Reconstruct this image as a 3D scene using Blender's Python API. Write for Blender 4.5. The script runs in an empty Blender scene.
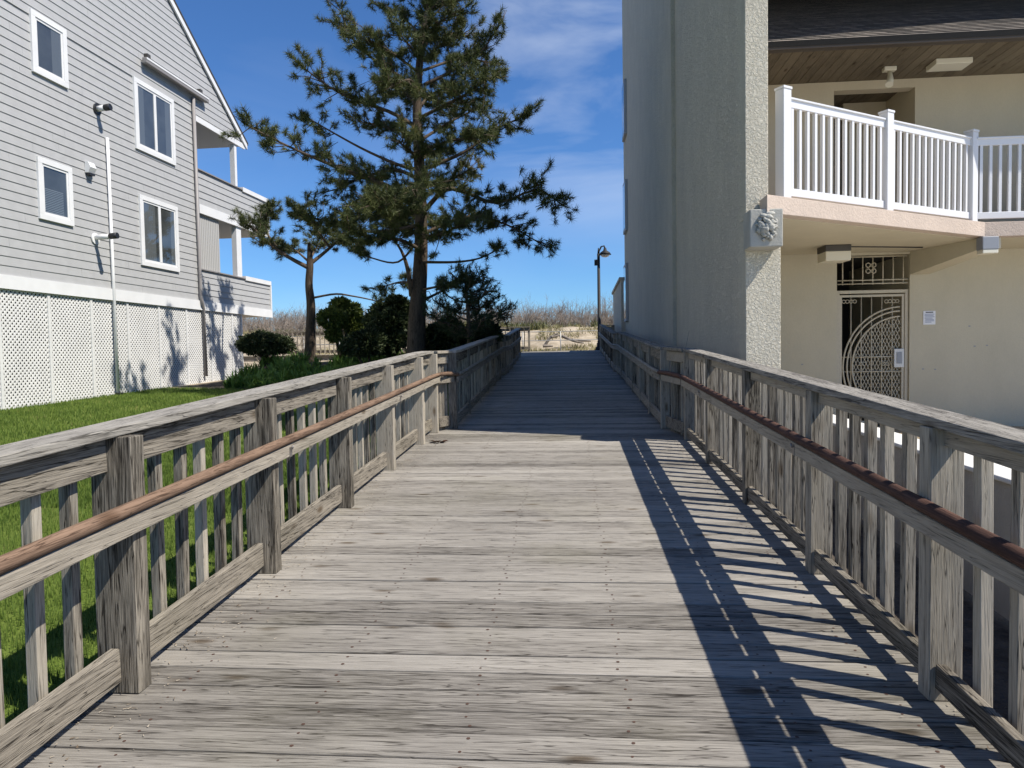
import bpy, math, random
import numpy as np
from mathutils import Vector, Matrix

random.seed(7); RNG = np.random.default_rng(7)
SC = bpy.context.scene
COL = SC.collection

# ------------------------------------------------------------------ camera
EYE = 1.5
cam_d = bpy.data.cameras.new('camera'); cam = bpy.data.objects.new('camera', cam_d); COL.objects.link(cam)
cam_d.sensor_width = 36.0; cam_d.lens = 710.0/1024*36; cam_d.clip_end = 3000; cam_d.clip_start = 0.05
R = Matrix(((0.9965415630831438, -0.013474971533378356, -0.08199596447374234),
            (0.08134194352586421, -0.04347586636727225, 0.9957375845407515),
            (-0.016982381200517576, -0.9989636000304464, -0.042229427452554674)))
right = R.col[0]; down = R.col[1]; fwd = R.col[2]
mw = Matrix.Identity(4)
for i in range(3):
    mw[i][0] = right[i]; mw[i][1] = -down[i]; mw[i][2] = -fwd[i]
mw[2][3] = EYE
cam.matrix_world = mw
SC.camera = cam
SC.render.resolution_x = 1024; SC.render.resolution_y = 768

# ------------------------------------------------------------------ sun, sky, exposure
SUN = Vector((0.72, -0.265, 1.0)).normalized()
SUN_EL = math.asin(SUN.z); SUN_ROT = math.atan2(SUN.x, SUN.y)
sd = bpy.data.lights.new('sun', 'SUN'); sd.energy = 5.0; sd.angle = math.radians(0.5); sd.color = (1.0, 0.945, 0.85)
so = bpy.data.objects.new('sun', sd); COL.objects.link(so)
so.rotation_euler = SUN.to_track_quat('Z', 'Y').to_euler()
W = bpy.data.worlds.new('World'); SC.world = W; W.use_nodes = True
def build_world():
    nt = W.node_tree; N = nt.nodes; L = nt.links; N.clear()
    out = N.new('ShaderNodeOutputWorld'); bg = N.new('ShaderNodeBackground'); bg.inputs['Strength'].default_value = 0.074
    sky = N.new('ShaderNodeTexSky'); sky.sky_type = 'NISHITA'; sky.sun_disc = False
    sky.sun_elevation = SUN_EL; sky.sun_rotation = SUN_ROT
    sky.altitude = 0; sky.air_density = 1.0; sky.dust_density = 0.0; sky.ozone_density = 4.5
    tc = N.new('ShaderNodeTexCoord')
    mp = N.new('ShaderNodeMapping'); mp.inputs['Scale'].default_value = (2.2, 2.2, 6.5); mp.inputs['Rotation'].default_value = (0.0, 0.30, 0.2)
    ns = N.new('ShaderNodeTexNoise'); ns.inputs['Scale'].default_value = 1.35; ns.inputs['Detail'].default_value = 6; ns.inputs['Roughness'].default_value = 0.52
    ns.inputs['Distortion'].default_value = 0.5
    cr = N.new('ShaderNodeValToRGB'); cr.color_ramp.elements[0].position = 0.42; cr.color_ramp.elements[1].position = 0.78
    # the cirrus bank lies to one side of the sky
    dt = N.new('ShaderNodeVectorMath'); dt.operation = 'DOT_PRODUCT'; dt.inputs[1].default_value = Vector((0.05, 1.0, 0.55)).normalized()
    mr = N.new('ShaderNodeMapRange'); mr.inputs['From Min'].default_value = 0.925; mr.inputs['From Max'].default_value = 1.0; mr.interpolation_type = 'SMOOTHSTEP'
    mr.inputs['To Min'].default_value = 0.10
    mu = N.new('ShaderNodeMath'); mu.operation = 'MULTIPLY'
    m2 = N.new('ShaderNodeMath'); m2.operation = 'MULTIPLY'; m2.inputs[1].default_value = 0.75
    mix = N.new('ShaderNodeMixRGB'); mix.inputs['Color2'].default_value = (9.0, 9.8, 11.0, 1)
    tint = N.new('ShaderNodeMixRGB'); tint.blend_type = 'MULTIPLY'; tint.inputs['Fac'].default_value = 1.0
    tint.inputs['Color2'].default_value = (0.66, 1.0, 1.38, 1)
    L.new(tc.outputs['Generated'], mp.inputs['Vector']); L.new(mp.outputs[0], ns.inputs['Vector']); L.new(ns.outputs['Fac'], cr.inputs[0])
    L.new(tc.outputs['Generated'], dt.inputs[0]); L.new(dt.outputs['Value'], mr.inputs['Value'])
    L.new(cr.outputs[0], mu.inputs[0]); L.new(mr.outputs[0], mu.inputs[1]); L.new(mu.outputs[0], m2.inputs[0])
    L.new(sky.outputs[0], tint.inputs['Color1']); L.new(tint.outputs[0], mix.inputs['Color1']); L.new(m2.outputs[0], mix.inputs['Fac'])
    L.new(mix.outputs[0], bg.inputs['Color']); L.new(bg.outputs[0], out.inputs['Surface'])
build_world()
VS = SC.view_settings
VS.view_transform = 'Standard'; VS.look = 'None'; VS.exposure = 0.46; VS.gamma = 1.0; VS.use_curve_mapping = False

# ------------------------------------------------------------------ tagging / object helpers
ORIGIN = {}
def tag(o, label=None, cat=None, group=None, kind=None):
    if label: o['label'] = label
    if cat: o['category'] = cat
    if group: o['group'] = group
    if kind: o['kind'] = kind
    return o
def thing(name, loc, label, cat, group=None):
    o = bpy.data.objects.new(name, None); COL.objects.link(o); o.location = loc
    o.empty_display_size = 0.2
    ORIGIN[o.name] = Vector(loc)
    return tag(o, label, cat, group)

class MB:
    def __init__(s): s.v = []; s.f = []; s.sm = []
    def add(s, vs, fs, smooth=False):
        b = len(s.v); s.v += [tuple(p) for p in vs]; s.f += [tuple(b+i for i in f) for f in fs]; s.sm += [smooth]*len(fs)
        return s
    def hexa(s, p):   # 8 points: bottom ring 0-3 (ccw from above), top ring 4-7
        return s.add(p, [(3,2,1,0),(4,5,6,7),(0,1,5,4),(1,2,6,5),(2,3,7,6),(3,0,4,7)])
    def box(s, x0, x1, y0, y1, z0, z1):
        return s.hexa([(x0,y0,z0),(x1,y0,z0),(x1,y1,z0),(x0,y1,z0),(x0,y0,z1),(x1,y0,z1),(x1,y1,z1),(x0,y1,z1)])
    def prism(s, poly, z0, z1):
        n = len(poly); v = [(x,y,z0) for x,y in poly]+[(x,y,z1) for x,y in poly]
        f = [tuple(range(n-1,-1,-1)), tuple(range(n,2*n))]+[(i,(i+1)%n,n+(i+1)%n,n+i) for i in range(n)]
        return s.add(v, f)
    def extrude(s, pts, vec):   # planar polygon of 3-D points swept along vec
        n = len(pts); vec = Vector(vec); a = [Vector(p) for p in pts]; b = [p+vec for p in a]
        return s.add(a+b, [tuple(range(n-1,-1,-1)), tuple(range(n,2*n))]+[(i,(i+1)%n,n+(i+1)%n,n+i) for i in range(n)])
    def beam(s, p0, p1, w, h, up=(0,0,1)):   # centre line p0-p1, width across, height along up
        p0, p1 = Vector(p0), Vector(p1); d = (p1-p0).normalized(); up = Vector(up)
        x = d.cross(up).normalized(); u = x.cross(d).normalized()
        c = [(-1,-1),(1,-1),(1,1),(-1,1)]
        v = [p0+x*a*w/2+u*b*h/2 for a,b in c]+[p1+x*a*w/2+u*b*h/2 for a,b in c]
        return s.add(v, [(0,1,2,3),(7,6,5,4),(0,4,5,1),(1,5,6,2),(2,6,7,3),(3,7,4,0)])
    def tube(s, path, r, n=8, cap=True, smooth=True):
        P = [Vector(p) for p in path]; m = len(P); rr = r if hasattr(r, '__len__') else [r]*m
        ref = None; vs = []
        for i in range(m):
            d = (P[min(i+1,m-1)]-P[max(i-1,0)]).normalized()
            if ref is None:
                ref = Vector((0,0,1)) if abs(d.z) < 0.9 else Vector((1,0,0))
            x = d.cross(ref).normalized(); y = x.cross(d).normalized(); ref = y
            for k in range(n):
                a = 2*math.pi*k/n; vs.append(P[i]+(x*math.cos(a)+y*math.sin(a))*rr[i])
        fs = [(i*n+k, i*n+(k+1)%n, (i+1)*n+(k+1)%n, (i+1)*n+k) for i in range(m-1) for k in range(n)]
        s.add(vs, fs, smooth)
        if cap:
            b = len(s.v)-len(vs)
            s.f += [tuple(b+k for k in range(n-1,-1,-1)), tuple(b+(m-1)*n+k for k in range(n))]; s.sm += [False, False]
        return s
    def blob(s, c, r, seg=10, rings=7, sc=(1,1,1), jit=0.0):
        c = Vector(c); vs = [c+Vector((0,0,r*sc[2]))]
        for i in range(1, rings):
            t = math.pi*i/rings
            for k in range(seg):
                a = 2*math.pi*k/seg; q = r*(1+random.uniform(-jit, jit))
                vs.append(c+Vector((q*sc[0]*math.sin(t)*math.cos(a), q*sc[1]*math.sin(t)*math.sin(a), q*sc[2]*math.cos(t))))
        vs.append(c-Vector((0,0,r*sc[2])))
        fs = [(0, 1+k, 1+(k+1)%seg) for k in range(seg)]
        for i in range(rings-2):
            for k in range(seg):
                fs.append((1+i*seg+k, 1+(i+1)*seg+k, 1+(i+1)*seg+(k+1)%seg, 1+i*seg+(k+1)%seg))
        e = len(vs)-1; o = 1+(rings-2)*seg
        fs += [(e, o+(k+1)%seg, o+k) for k in range(seg)]
        return s.add(vs, fs, True)
    def mesh(s, name, mat, off=Vector((0,0,0))):
        me = bpy.data.meshes.new(name)
        me.from_pydata([(x-off[0], y-off[1], z-off[2]) for x,y,z in s.v], [], s.f)
        me.polygons.foreach_set('use_smooth', s.sm)
        if mat: me.materials.append(mat)
        me.update(); return me
def link(name, me, parent=None, loc=(0,0,0), bevel=0):
    o = bpy.data.objects.new(name, me); COL.objects.link(o); o.location = loc
    if parent: o.parent = parent
    if bevel:
        m = o.modifiers.new('bevel', 'BEVEL'); m.width = bevel; m.segments = 2; m.limit_method = 'ANGLE'; m.angle_limit = math.radians(40)
    return o
def part(name, mb, mat, parent, bevel=0, label=None):   # mesh given in world coordinates
    off = ORIGIN[parent.name]
    o = link(name, mb.mesh(name, mat, off), parent, (0,0,0), bevel)
    ORIGIN[o.name] = off
    if label: o['label'] = label
    return o
def solo(name, mb, mat, label=None, cat=None, group=None, kind=None, loc=(0,0,0), bevel=0):
    o = link(name, mb.mesh(name, mat, Vector(loc)), None, loc, bevel)
    ORIGIN[o.name] = Vector(loc)
    return tag(o, label, cat, group, kind)
def np_mesh(name, V, F, mat):        # F: (n,3) or (n,4) array
    me = bpy.data.meshes.new(name); n, k = F.shape
    me.vertices.add(len(V)); me.vertices.foreach_set('co', V.astype(np.float32).ravel())
    me.loops.add(n*k); me.loops.foreach_set('vertex_index', F.astype(np.int32).ravel())
    me.polygons.add(n); me.polygons.foreach_set('loop_start', np.arange(0, n*k, k, dtype=np.int32))
    me.update(calc_edges=True); me.validate()
    if mat: me.materials.append(mat)
    return me

# ------------------------------------------------------------------ materials
def mat(name):
    m = bpy.data.materials.new(name); m.use_nodes = True
    nt = m.node_tree; return m, nt, nt.nodes, nt.links, nt.nodes['Principled BSDF']
def simple(name, col, rough=0.6, metal=0.0, noise=0.0, nscale=8.0, bump=0.0, bscale=60.0, spec=0.5):
    m, nt, N, L, b = mat(name)
    b.inputs['Base Color'].default_value = (*col, 1); b.inputs['Roughness'].default_value = rough; b.inputs['Metallic'].default_value = metal
    b.inputs['Specular IOR Level'].default_value = spec
    tc = N.new('ShaderNodeTexCoord')
    if noise:
        n = N.new('ShaderNodeTexNoise'); n.inputs['Scale'].default_value = nscale; n.inputs['Detail'].default_value = 5
        r = N.new('ShaderNodeValToRGB')
        r.color_ramp.elements[0].position = 0.3; r.color_ramp.elements[1].position = 0.7
        r.color_ramp.elements[0].color = (*[c*(1-noise) for c in col], 1); r.color_ramp.elements[1].color = (*[min(1, c*(1+noise)) for c in col], 1)
        L.new(tc.outputs['Object'], n.inputs['Vector']); L.new(n.outputs['Fac'], r.inputs[0]); L.new(r.outputs[0], b.inputs['Base Color'])
    if bump:
        n2 = N.new('ShaderNodeTexNoise'); n2.inputs['Scale'].default_value = bscale; n2.inputs['Detail'].default_value = 4
        bp = N.new('ShaderNodeBump'); bp.inputs['Strength'].default_value = bump; bp.inputs['Distance'].default_value = 0.01
        L.new(tc.outputs['Object'], n2.inputs['Vector']); L.new(n2.outputs['Fac'], bp.inputs['Height']); L.new(bp.outputs[0], b.inputs['Normal'])
    return m
def wood(name, axis, dark, light, deck=False, grain=1.0, green=0.0):
    """weathered timber; axis = grain direction (0 x, 1 y, 2 z)"""
    m, nt, N, L, b = mat(name)
    b.inputs['Roughness'].default_value = 0.85; b.inputs['Specular IOR Level'].default_value = 0.25
    tc = N.new('ShaderNodeTexCoord'); oi = N.new('ShaderNodeObjectInfo'); geo = N.new('ShaderNodeNewGeometry')
    rnd = geo.outputs['Random Per Island'] if deck else oi.outputs['Random']
    sc = [26.0]*3; sc[axis] = 1.1
    cm = N.new('ShaderNodeCombineXYZ'); k = N.new('ShaderNodeMath'); k.operation = 'MULTIPLY'; k.inputs[1].default_value = 37.0
    L.new(rnd, k.inputs[0])
    for i in range(3): L.new(k.outputs[0], cm.inputs[i])
    ad = N.new('ShaderNodeVectorMath'); ad.operation = 'ADD'; L.new(tc.outputs['Object'], ad.inputs[0]); L.new(cm.outputs[0], ad.inputs[1])
    def noise(scale, detail, rough=0.6, dist=0.0):
        mp = N.new('ShaderNodeMapping'); mp.inputs['Scale'].default_value = scale
        n = N.new('ShaderNodeTexNoise'); n.inputs['Scale'].default_value = 1.0; n.inputs['Detail'].default_value = detail; n.inputs['Roughness'].default_value = rough
        n.inputs['Distortion'].default_value = dist
        L.new(ad.outputs[0], mp.inputs[0]); L.new(mp.outputs[0], n.inputs['Vector']); return n
    s1 = [62.0]*3; s1[axis] = 2.6
    s2 = [230.0]*3; s2[axis] = 7.0
    s3 = [9.0]*3; s3[axis] = 1.6
    s4 = [46.0]*3; s4[axis] = 1.7
    g1 = noise(s1, 8, 0.72, 1.1); g2 = noise(s2, 4, 0.6); g3 = noise(s3, 5, 0.65, 0.8); g4 = noise(s4, 3, 0.5, 0.5)
    # drying cracks: thin dark lines along the grain
    ck = N.new('ShaderNodeMath'); ck.operation = 'SUBTRACT'; ck.inputs[1].default_value = 0.5; L.new(g4.outputs['Fac'], ck.inputs[0])
    ca = N.new('ShaderNodeMath'); ca.operation = 'ABSOLUTE'; L.new(ck.outputs[0], ca.inputs[0])
    cmap = N.new('ShaderNodeMapRange'); cmap.inputs['From Min'].default_value = 0.0; cmap.inputs['From Max'].default_value = 0.022; cmap.inputs['To Min'].default_value = -0.20; cmap.inputs['To Max'].default_value = 0.0
    L.new(ca.outputs[0], cmap.inputs['Value'])
    # knots
    sk = [5.5]*3; sk[axis] = 2.0
    mk = N.new('ShaderNodeMapping'); mk.inputs['Scale'].default_value = sk
    vo = N.new('ShaderNodeTexVoronoi'); vo.inputs['Scale'].default_value = 1.0
    wob = N.new('ShaderNodeVectorMath'); wob.operation = 'MULTIPLY_ADD'; wob.inputs[1].default_value = (0.03, 0.03, 0.03)
    L.new(g3.outputs['Color'], wob.inputs[0]); L.new(ad.outputs[0], wob.inputs[2])
    L.new(wob.outputs[0], mk.inputs[0]); L.new(mk.outputs[0], vo.inputs['Vector'])
    kr = N.new('ShaderNodeMapRange'); kr.inputs['From Min'].default_value = 0.06; kr.inputs['From Max'].default_value = 0.17
    L.new(vo.outputs['Distance'], kr.inputs['Value'])
    a1 = N.new('ShaderNodeMath'); a1.operation = 'MULTIPLY_ADD'; a1.inputs[1].default_value = 0.55
    a2 = N.new('ShaderNodeMath'); a2.operation = 'MULTIPLY_ADD'; a2.inputs[1].default_value = 0.32
    a3 = N.new('ShaderNodeMath'); a3.operation = 'MULTIPLY'; a3.inputs[1].default_value = 0.26 if deck else 0.42
    a0 = N.new('ShaderNodeMath'); a0.operation = 'ADD'
    L.new(g3.outputs['Fac'], a3.inputs[0]); L.new(g2.outputs['Fac'], a2.inputs[0]); L.new(a3.outputs[0], a0.inputs[0]); L.new(cmap.outputs[0], a0.inputs[1]); L.new(a0.outputs[0], a2.inputs[2])
    L.new(g1.outputs['Fac'], a1.inputs[0]); L.new(a2.outputs[0], a1.inputs[2])
    rv = N.new('ShaderNodeMath'); rv.operation = 'MULTIPLY_ADD'; rv.inputs[1].default_value = 0.20 if deck else 0.26; rv.inputs[2].default_value = -0.115 if deck else -0.14
    L.new(rnd, rv.inputs[0])
    a4 = N.new('ShaderNodeMath'); a4.operation = 'ADD'; L.new(a1.outputs[0], a4.inputs[0]); L.new(rv.outputs[0], a4.inputs[1])
    cr = N.new('ShaderNodeValToRGB'); e = cr.color_ramp.elements
    off = -0.08 if deck else 0.0; e[0].position = 0.42+off; e[1].position = 0.84+off
    e[0].color = (*dark, 1); e[1].color = (*light, 1)
    md = e.new(0.60+off); md.color = (*[(d*0.42+l*0.58) for d, l in zip(dark, light)], 1)
    L.new(a4.outputs[0], cr.inputs[0])
    km = N.new('ShaderNodeMixRGB'); km.blend_type = 'MULTIPLY'; km.inputs['Color2'].default_value = (0.42, 0.36, 0.30, 1)
    inv = N.new('ShaderNodeMath'); inv.operation = 'SUBTRACT'; inv.inputs[0].default_value = 1.0; L.new(kr.outputs[0], inv.inputs[1])
    L.new(inv.outputs[0], km.inputs['Fac']); L.new(cr.outputs[0], km.inputs['Color1'])
    col = km.outputs[0]
    # moss and dirt in soft patches
    gn = N.new('ShaderNodeTexNoise'); gn.inputs['Scale'].default_value = 1.1; gn.inputs['Detail'].default_value = 6
    L.new(tc.outputs['Object'], gn.inputs['Vector'])
    gr = N.new('ShaderNodeMapRange'); gr.inputs['From Min'].default_value = 0.52; gr.inputs['From Max'].default_value = 0.72; gr.inputs['To Max'].default_value = green
    L.new(gn.outputs['Fac'], gr.inputs['Value'])
    gm = N.new('ShaderNodeMixRGB'); gm.inputs['Color2'].default_value = (0.13, 0.12, 0.07, 1)
    L.new(gr.outputs[0], gm.inputs['Fac']); L.new(col, gm.inputs['Color1']); col = gm.outputs[0]
    if deck:   # broad worn patches where people walk
        wn = N.new('ShaderNodeTexNoise'); wn.inputs['Scale'].default_value = 0.55; wn.inputs['Detail'].default_value = 5
        L.new(tc.outputs['Object'], wn.inputs['Vector'])
        wr = N.new('ShaderNodeMapRange'); wr.inputs['From Min'].default_value = 0.3; wr.inputs['From Max'].default_value = 0.7
        wr.inputs['To Min'].default_value = 0.80; wr.inputs['To Max'].default_value = 1.16
        L.new(wn.outputs['Fac'], wr.inputs['Value'])
        wm = N.new('ShaderNodeVectorMath'); wm.operation = 'SCALE'; L.new(col, wm.inputs[0]); L.new(wr.outputs[0], wm.inputs['Scale']); col = wm.outputs[0]
    L.new(col, b.inputs['Base Color'])
    bp = N.new('ShaderNodeBump'); bp.inputs['Strength'].default_value = 0.8*grain; bp.inputs['Distance'].default_value = 0.008
    L.new(a1.outputs[0], bp.inputs['Height']); L.new(bp.outputs[0], b.inputs['Normal'])
    return m
RD, RL = (0.030, 0.025, 0.019), (0.385, 0.34, 0.275)
M = {}
M['deck'] = wood('weathered_deck_boards', 0, (0.048, 0.041, 0.034), (0.39, 0.36, 0.315), deck=True, green=0.25)
M['wood_y'] = wood('weathered_rail', 1, RD, RL, green=0.15)
M['wood_cap'] = wood('sunlit_cap_rail', 1, (0.065, 0.058, 0.05), (0.425, 0.395, 0.345), green=0.12)  # weathered caps made paler, their sunlit look put into the colour
M['wood_z'] = wood('weathered_post', 2, RD, (0.47, 0.42, 0.34), green=0.25)
M['wood_x'] = wood('weathered_rail_cross', 0, RD, RL, green=0.15)
M['wood_br'] = wood('worn_brown_stain', 1, (0.080, 0.048, 0.031), (0.30, 0.198, 0.135), green=0.0, grain=0.6)
M['wood_red_shade'] = wood('shaded_red_stain', 1, (0.055, 0.028, 0.021), (0.165, 0.088, 0.063), green=0.0, grain=0.6)  # reddish handrail stain, with the shade on that side put into the colour
M['nail'] = simple('rusty_nail', (0.07, 0.035, 0.022), 0.8)
M['iron'] = simple('galvanised_bracket', (0.28, 0.26, 0.24), 0.5, 0.7)
M['white'] = simple('white_paint', (0.69, 0.69, 0.69), 0.5, noise=0.04, nscale=3)
M['lattice'] = simple('white_lattice', (0.62, 0.615, 0.60), 0.55, noise=0.06, nscale=2)
M['vinyl'] = simple('white_vinyl', (0.64, 0.64, 0.645), 0.35)
M['siding'] = simple('grey_siding', (0.385, 0.385, 0.385), 0.6, noise=0.05, nscale=5, bump=0.12, bscale=90)
M['roofing'] = simple('dark_roofing', (0.035, 0.033, 0.035), 0.9)
M['darkvoid'] = simple('void_shade', (0.025, 0.025, 0.025), 0.9)  # near-black colour standing in for the shade inside closed spaces
M['gutter'] = simple('taupe_downspout', (0.24, 0.225, 0.22), 0.5)
M['soffit_grey'] = simple('grey_soffit', (0.40, 0.40, 0.40), 0.7)
M['shade'] = simple('grey_sun_shade', (0.40, 0.395, 0.385), 0.8)
M['black'] = simple('black_plastic', (0.015, 0.015, 0.016), 0.45)
M['blind'] = simple('grey_blind', (0.33, 0.35, 0.37), 0.6)
M['curtain'] = simple('grey_curtain', (0.20, 0.21, 0.22), 0.8)
def glass_mat():
    m, nt, N, L, b = mat('window_glass')
    tr = N.new('ShaderNodeBsdfTransparent'); tr.inputs['Color'].default_value = (0.72, 0.74, 0.74, 1)
    gl = N.new('ShaderNodeBsdfGlossy'); gl.inputs['Roughness'].default_value = 0.02; gl.inputs['Color'].default_value = (1, 1, 1, 1)
    lw = N.new('ShaderNodeLayerWeight'); lw.inputs['Blend'].default_value = 0.5; pw = N.new('ShaderNodeMath'); pw.operation = 'POWER'; pw.inputs[1].default_value = 3.0; fr = N.new('ShaderNodeMath'); fr.operation = 'MULTIPLY_ADD'; fr.inputs[1].default_value = 0.8; fr.inputs[2].default_value = 0.06; L.new(lw.outputs['Facing'], pw.inputs[0]); L.new(pw.outputs[0], fr.inputs[0]); mx = N.new('ShaderNodeMixShader')
    tc = N.new('ShaderNodeTexCoord'); n = N.new('ShaderNodeTexNoise'); n.inputs['Scale'].default_value = 1.6
    bp = N.new('ShaderNodeBump'); bp.inputs['Strength'].default_value = 0.25; bp.inputs['Distance'].default_value = 0.02
    L.new(tc.outputs['Object'], n.inputs['Vector']); L.new(n.outputs['Fac'], bp.inputs['Height']); L.new(bp.outputs[0], gl.inputs['Normal'])
    L.new(fr.outputs[0], mx.inputs[0]); L.new(tr.outputs[0], mx.inputs[1]); L.new(gl.outputs[0], mx.inputs[2])
    L.new(mx.outputs[0], nt.nodes['Material Output'].inputs['Surface']); return m
M['room'] = simple('dim_room', (0.10, 0.105, 0.11), 0.9, noise=0.5, nscale=1.3)
M['glass'] = glass_mat()
def stucco(name, col, strength, scale, dist, stain=0.12, speck=0.03):
    m, nt, N, L, b = mat(name)
    b.inputs['Roughness'].default_value = 0.9; b.inputs['Specular IOR Level'].default_value = 0.2
    tc = N.new('ShaderNodeTexCoord')
    n = N.new('ShaderNodeTexNoise'); n.inputs['Scale'].default_value = scale; n.inputs['Detail'].default_value = 5; n.inputs['Roughness'].default_value = 0.62; n.inputs['Distortion'].default_value = 0.8
    L.new(tc.outputs['Object'], n.inputs['Vector'])
    cr = N.new('ShaderNodeValToRGB'); cr.color_ramp.elements[0].position = 0.42; cr.color_ramp.elements[1].position = 0.60
    L.new(n.outputs['Fac'], cr.inputs[0])
    bp = N.new('ShaderNodeBump'); bp.inputs['Strength'].default_value = strength; bp.inputs['Distance'].default_value = dist
    L.new(cr.outputs[0], bp.inputs['Height']); L.new(bp.outputs[0], b.inputs['Normal'])
    mp = N.new('ShaderNodeMapping'); mp.inputs['Scale'].default_value = (2.2, 2.2, 1.1)
    n2 = N.new('ShaderNodeTexNoise'); n2.inputs['Scale'].default_value = 1.0; n2.inputs['Detail'].default_value = 7; n2.inputs['Roughness'].default_value = 0.65
    L.new(tc.outputs['Object'], mp.inputs[0]); L.new(mp.outputs[0], n2.inputs['Vector'])
    c2 = N.new('ShaderNodeValToRGB'); c2.color_ramp.elements[0].position = 0.3; c2.color_ramp.elements[1].position = 0.7
    c2.color_ramp.elements[0].color = (*[c*(1-stain) for c in col], 1); c2.color_ramp.elements[1].color = (*[min(1, c*(1+stain)) for c in col], 1)
    n3 = N.new('ShaderNodeTexNoise'); n3.inputs['Scale'].default_value = 38; n3.inputs['Detail'].default_value = 5; n3.inputs['Roughness'].default_value = 0.7
    mp3 = N.new('ShaderNodeMapping'); mp3.inputs['Scale'].default_value = (1.0, 1.0, 0.45)
    L.new(tc.outputs['Object'], mp3.inputs[0]); L.new(mp3.outputs[0], n3.inputs['Vector'])
    r3 = N.new('ShaderNodeMapRange'); r3.inputs['From Min'].default_value = 0.3; r3.inputs['From Max'].default_value = 0.7; r3.inputs['To Min'].default_value = 1-speck; r3.inputs['To Max'].default_value = 1+speck
    L.new(n3.outputs['Fac'], r3.inputs['Value'])
    v3 = N.new('ShaderNodeVectorMath'); v3.operation = 'SCALE'; L.new(c2.outputs[0], v3.inputs[0]); L.new(r3.outputs[0], v3.inputs['Scale'])
    L.new(n2.outputs['Fac'], c2.inputs[0]); L.new(v3.outputs[0], b.inputs['Base Color'])
    return m
M['stucco'] = stucco('grey_green_stucco', (0.63, 0.575, 0.465), 0.8, 26, 0.02, 0.07, 0.09)
M['stucco_front'] = stucco('trowelled_stucco', (0.64, 0.59, 0.475), 0.8, 34, 0.016, 0.08, 0.06)
M['beige'] = stucco('beige_wall', (0.49, 0.445, 0.34), 0.25, 40, 0.006, 0.05)
M['beige_up'] = stucco('cream_wall', (0.54, 0.475, 0.35), 0.2, 40, 0.006, 0.04)
M['slab'] = stucco('pink_beige_slab_edge', (0.50, 0.41, 0.34), 0.35, 30, 0.01, 0.10)
M['ceil'] = stucco('beige_ceiling', (0.50, 0.45, 0.34), 0.15, 40, 0.005, 0.05)
M['stone'] = stucco('carved_stone', (0.38, 0.37, 0.33), 0.4, 50, 0.01, 0.2)
M['soffit_wood'] = wood('brown_soffit_boards', 1, (0.085, 0.068, 0.045), (0.20, 0.165, 0.112), deck=True, grain=0.3)
M['gate'] = simple('cream_gate_paint', (0.47, 0.42, 0.32), 0.5, noise=0.06, nscale=30)
M['lens'] = simple('cream_lamp_lens', (0.66, 0.62, 0.50), 0.4)
M['fixture'] = simple('dark_fixture', (0.055, 0.05, 0.043), 0.5)
M['greymetal'] = simple('grey_box_metal', (0.26, 0.27, 0.29), 0.5, 0.2)
M['sign'] = simple('white_notice', (0.72, 0.72, 0.74), 0.4)
M['ink'] = simple('grey_blue_ink', (0.22, 0.25, 0.36), 0.6)
M['ink_dark'] = simple('dark_ink', (0.09, 0.09, 0.11), 0.6)
M['concrete'] = simple('pale_concrete', (0.68, 0.66, 0.61), 0.85, noise=0.08, nscale=4, bump=0.2, bscale=80)
M['blockwall'] = stucco('retaining_wall_render', (0.40, 0.365, 0.31), 0.3, 25, 0.01, 0.15)
M['lampblack'] = simple('black_lamp_paint', (0.010, 0.010, 0.011), 0.7, 0.0)
M['lampglass'] = simple('frosted_lamp_glass', (0.62, 0.60, 0.55), 0.3)
M['pipe'] = simple('galvanised_pipe', (0.42, 0.41, 0.38), 0.5, 0.4)
M['bark'] = wood('pine_bark', 2, (0.020, 0.015, 0.011), (0.15, 0.11, 0.08), grain=2.5)
M['twig'] = simple('bare_twig', (0.26, 0.215, 0.175), 0.9, noise=0.25, nscale=3)
M['deadwood'] = simple('grey_deadwood', (0.20, 0.17, 0.14), 0.9, noise=0.3, nscale=6)
def leafy(name, c1, c2, c3=None, scale=1.2, rough=0.6, trans=0.15):
    m, nt, N, L, b = mat(name)
    geo = N.new('ShaderNodeNewGeometry'); tc = N.new('ShaderNodeTexCoord')
    n = N.new('ShaderNodeTexNoise'); n.inputs['Scale'].default_value = scale; n.inputs['Detail'].default_value = 3
    L.new(tc.outputs['Object'], n.inputs['Vector'])
    a = N.new('ShaderNodeMath'); a.operation = 'MULTIPLY_ADD'; a.inputs[1].default_value = 0.5
    s = N.new('ShaderNodeMath'); s.operation = 'MULTIPLY_ADD'; s.inputs[1].default_value = 1.2; s.inputs[2].default_value = -0.35
    L.new(n.outputs['Fac'], s.inputs[0]); L.new(geo.outputs['Random Per Island'], a.inputs[0]); L.new(s.outputs[0], a.inputs[2])
    cr = N.new('ShaderNodeValToRGB'); cr.color_ramp.elements[0].position = 0.1; cr.color_ramp.elements[1].position = 0.85
    cr.color_ramp.elements[0].color = (*c1, 1); cr.color_ramp.elements[1].color = (*c2, 1)
    if c3:
        e = cr.color_ramp.elements.new(0.93); e.color = (*c3, 1)
    L.new(a.outputs[0], cr.inputs[0]); L.new(cr.outputs[0], b.inputs['Base Color'])
    b.inputs['Roughness'].default_value = rough; b.inputs['Specular IOR Level'].default_value = 0.3
    if trans:
        t = N.new('ShaderNodeBsdfTranslucent'); mx = N.new('ShaderNodeMixShader'); mx.inputs[0].default_value = trans
        L.new(cr.outputs[0], t.inputs['Color']); out = nt.nodes['Material Output']
        L.new(b.outputs[0], mx.inputs[1]); L.new(t.outputs[0], mx.inputs[2]); L.new(mx.outputs[0], out.inputs['Surface'])
    return m
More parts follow.
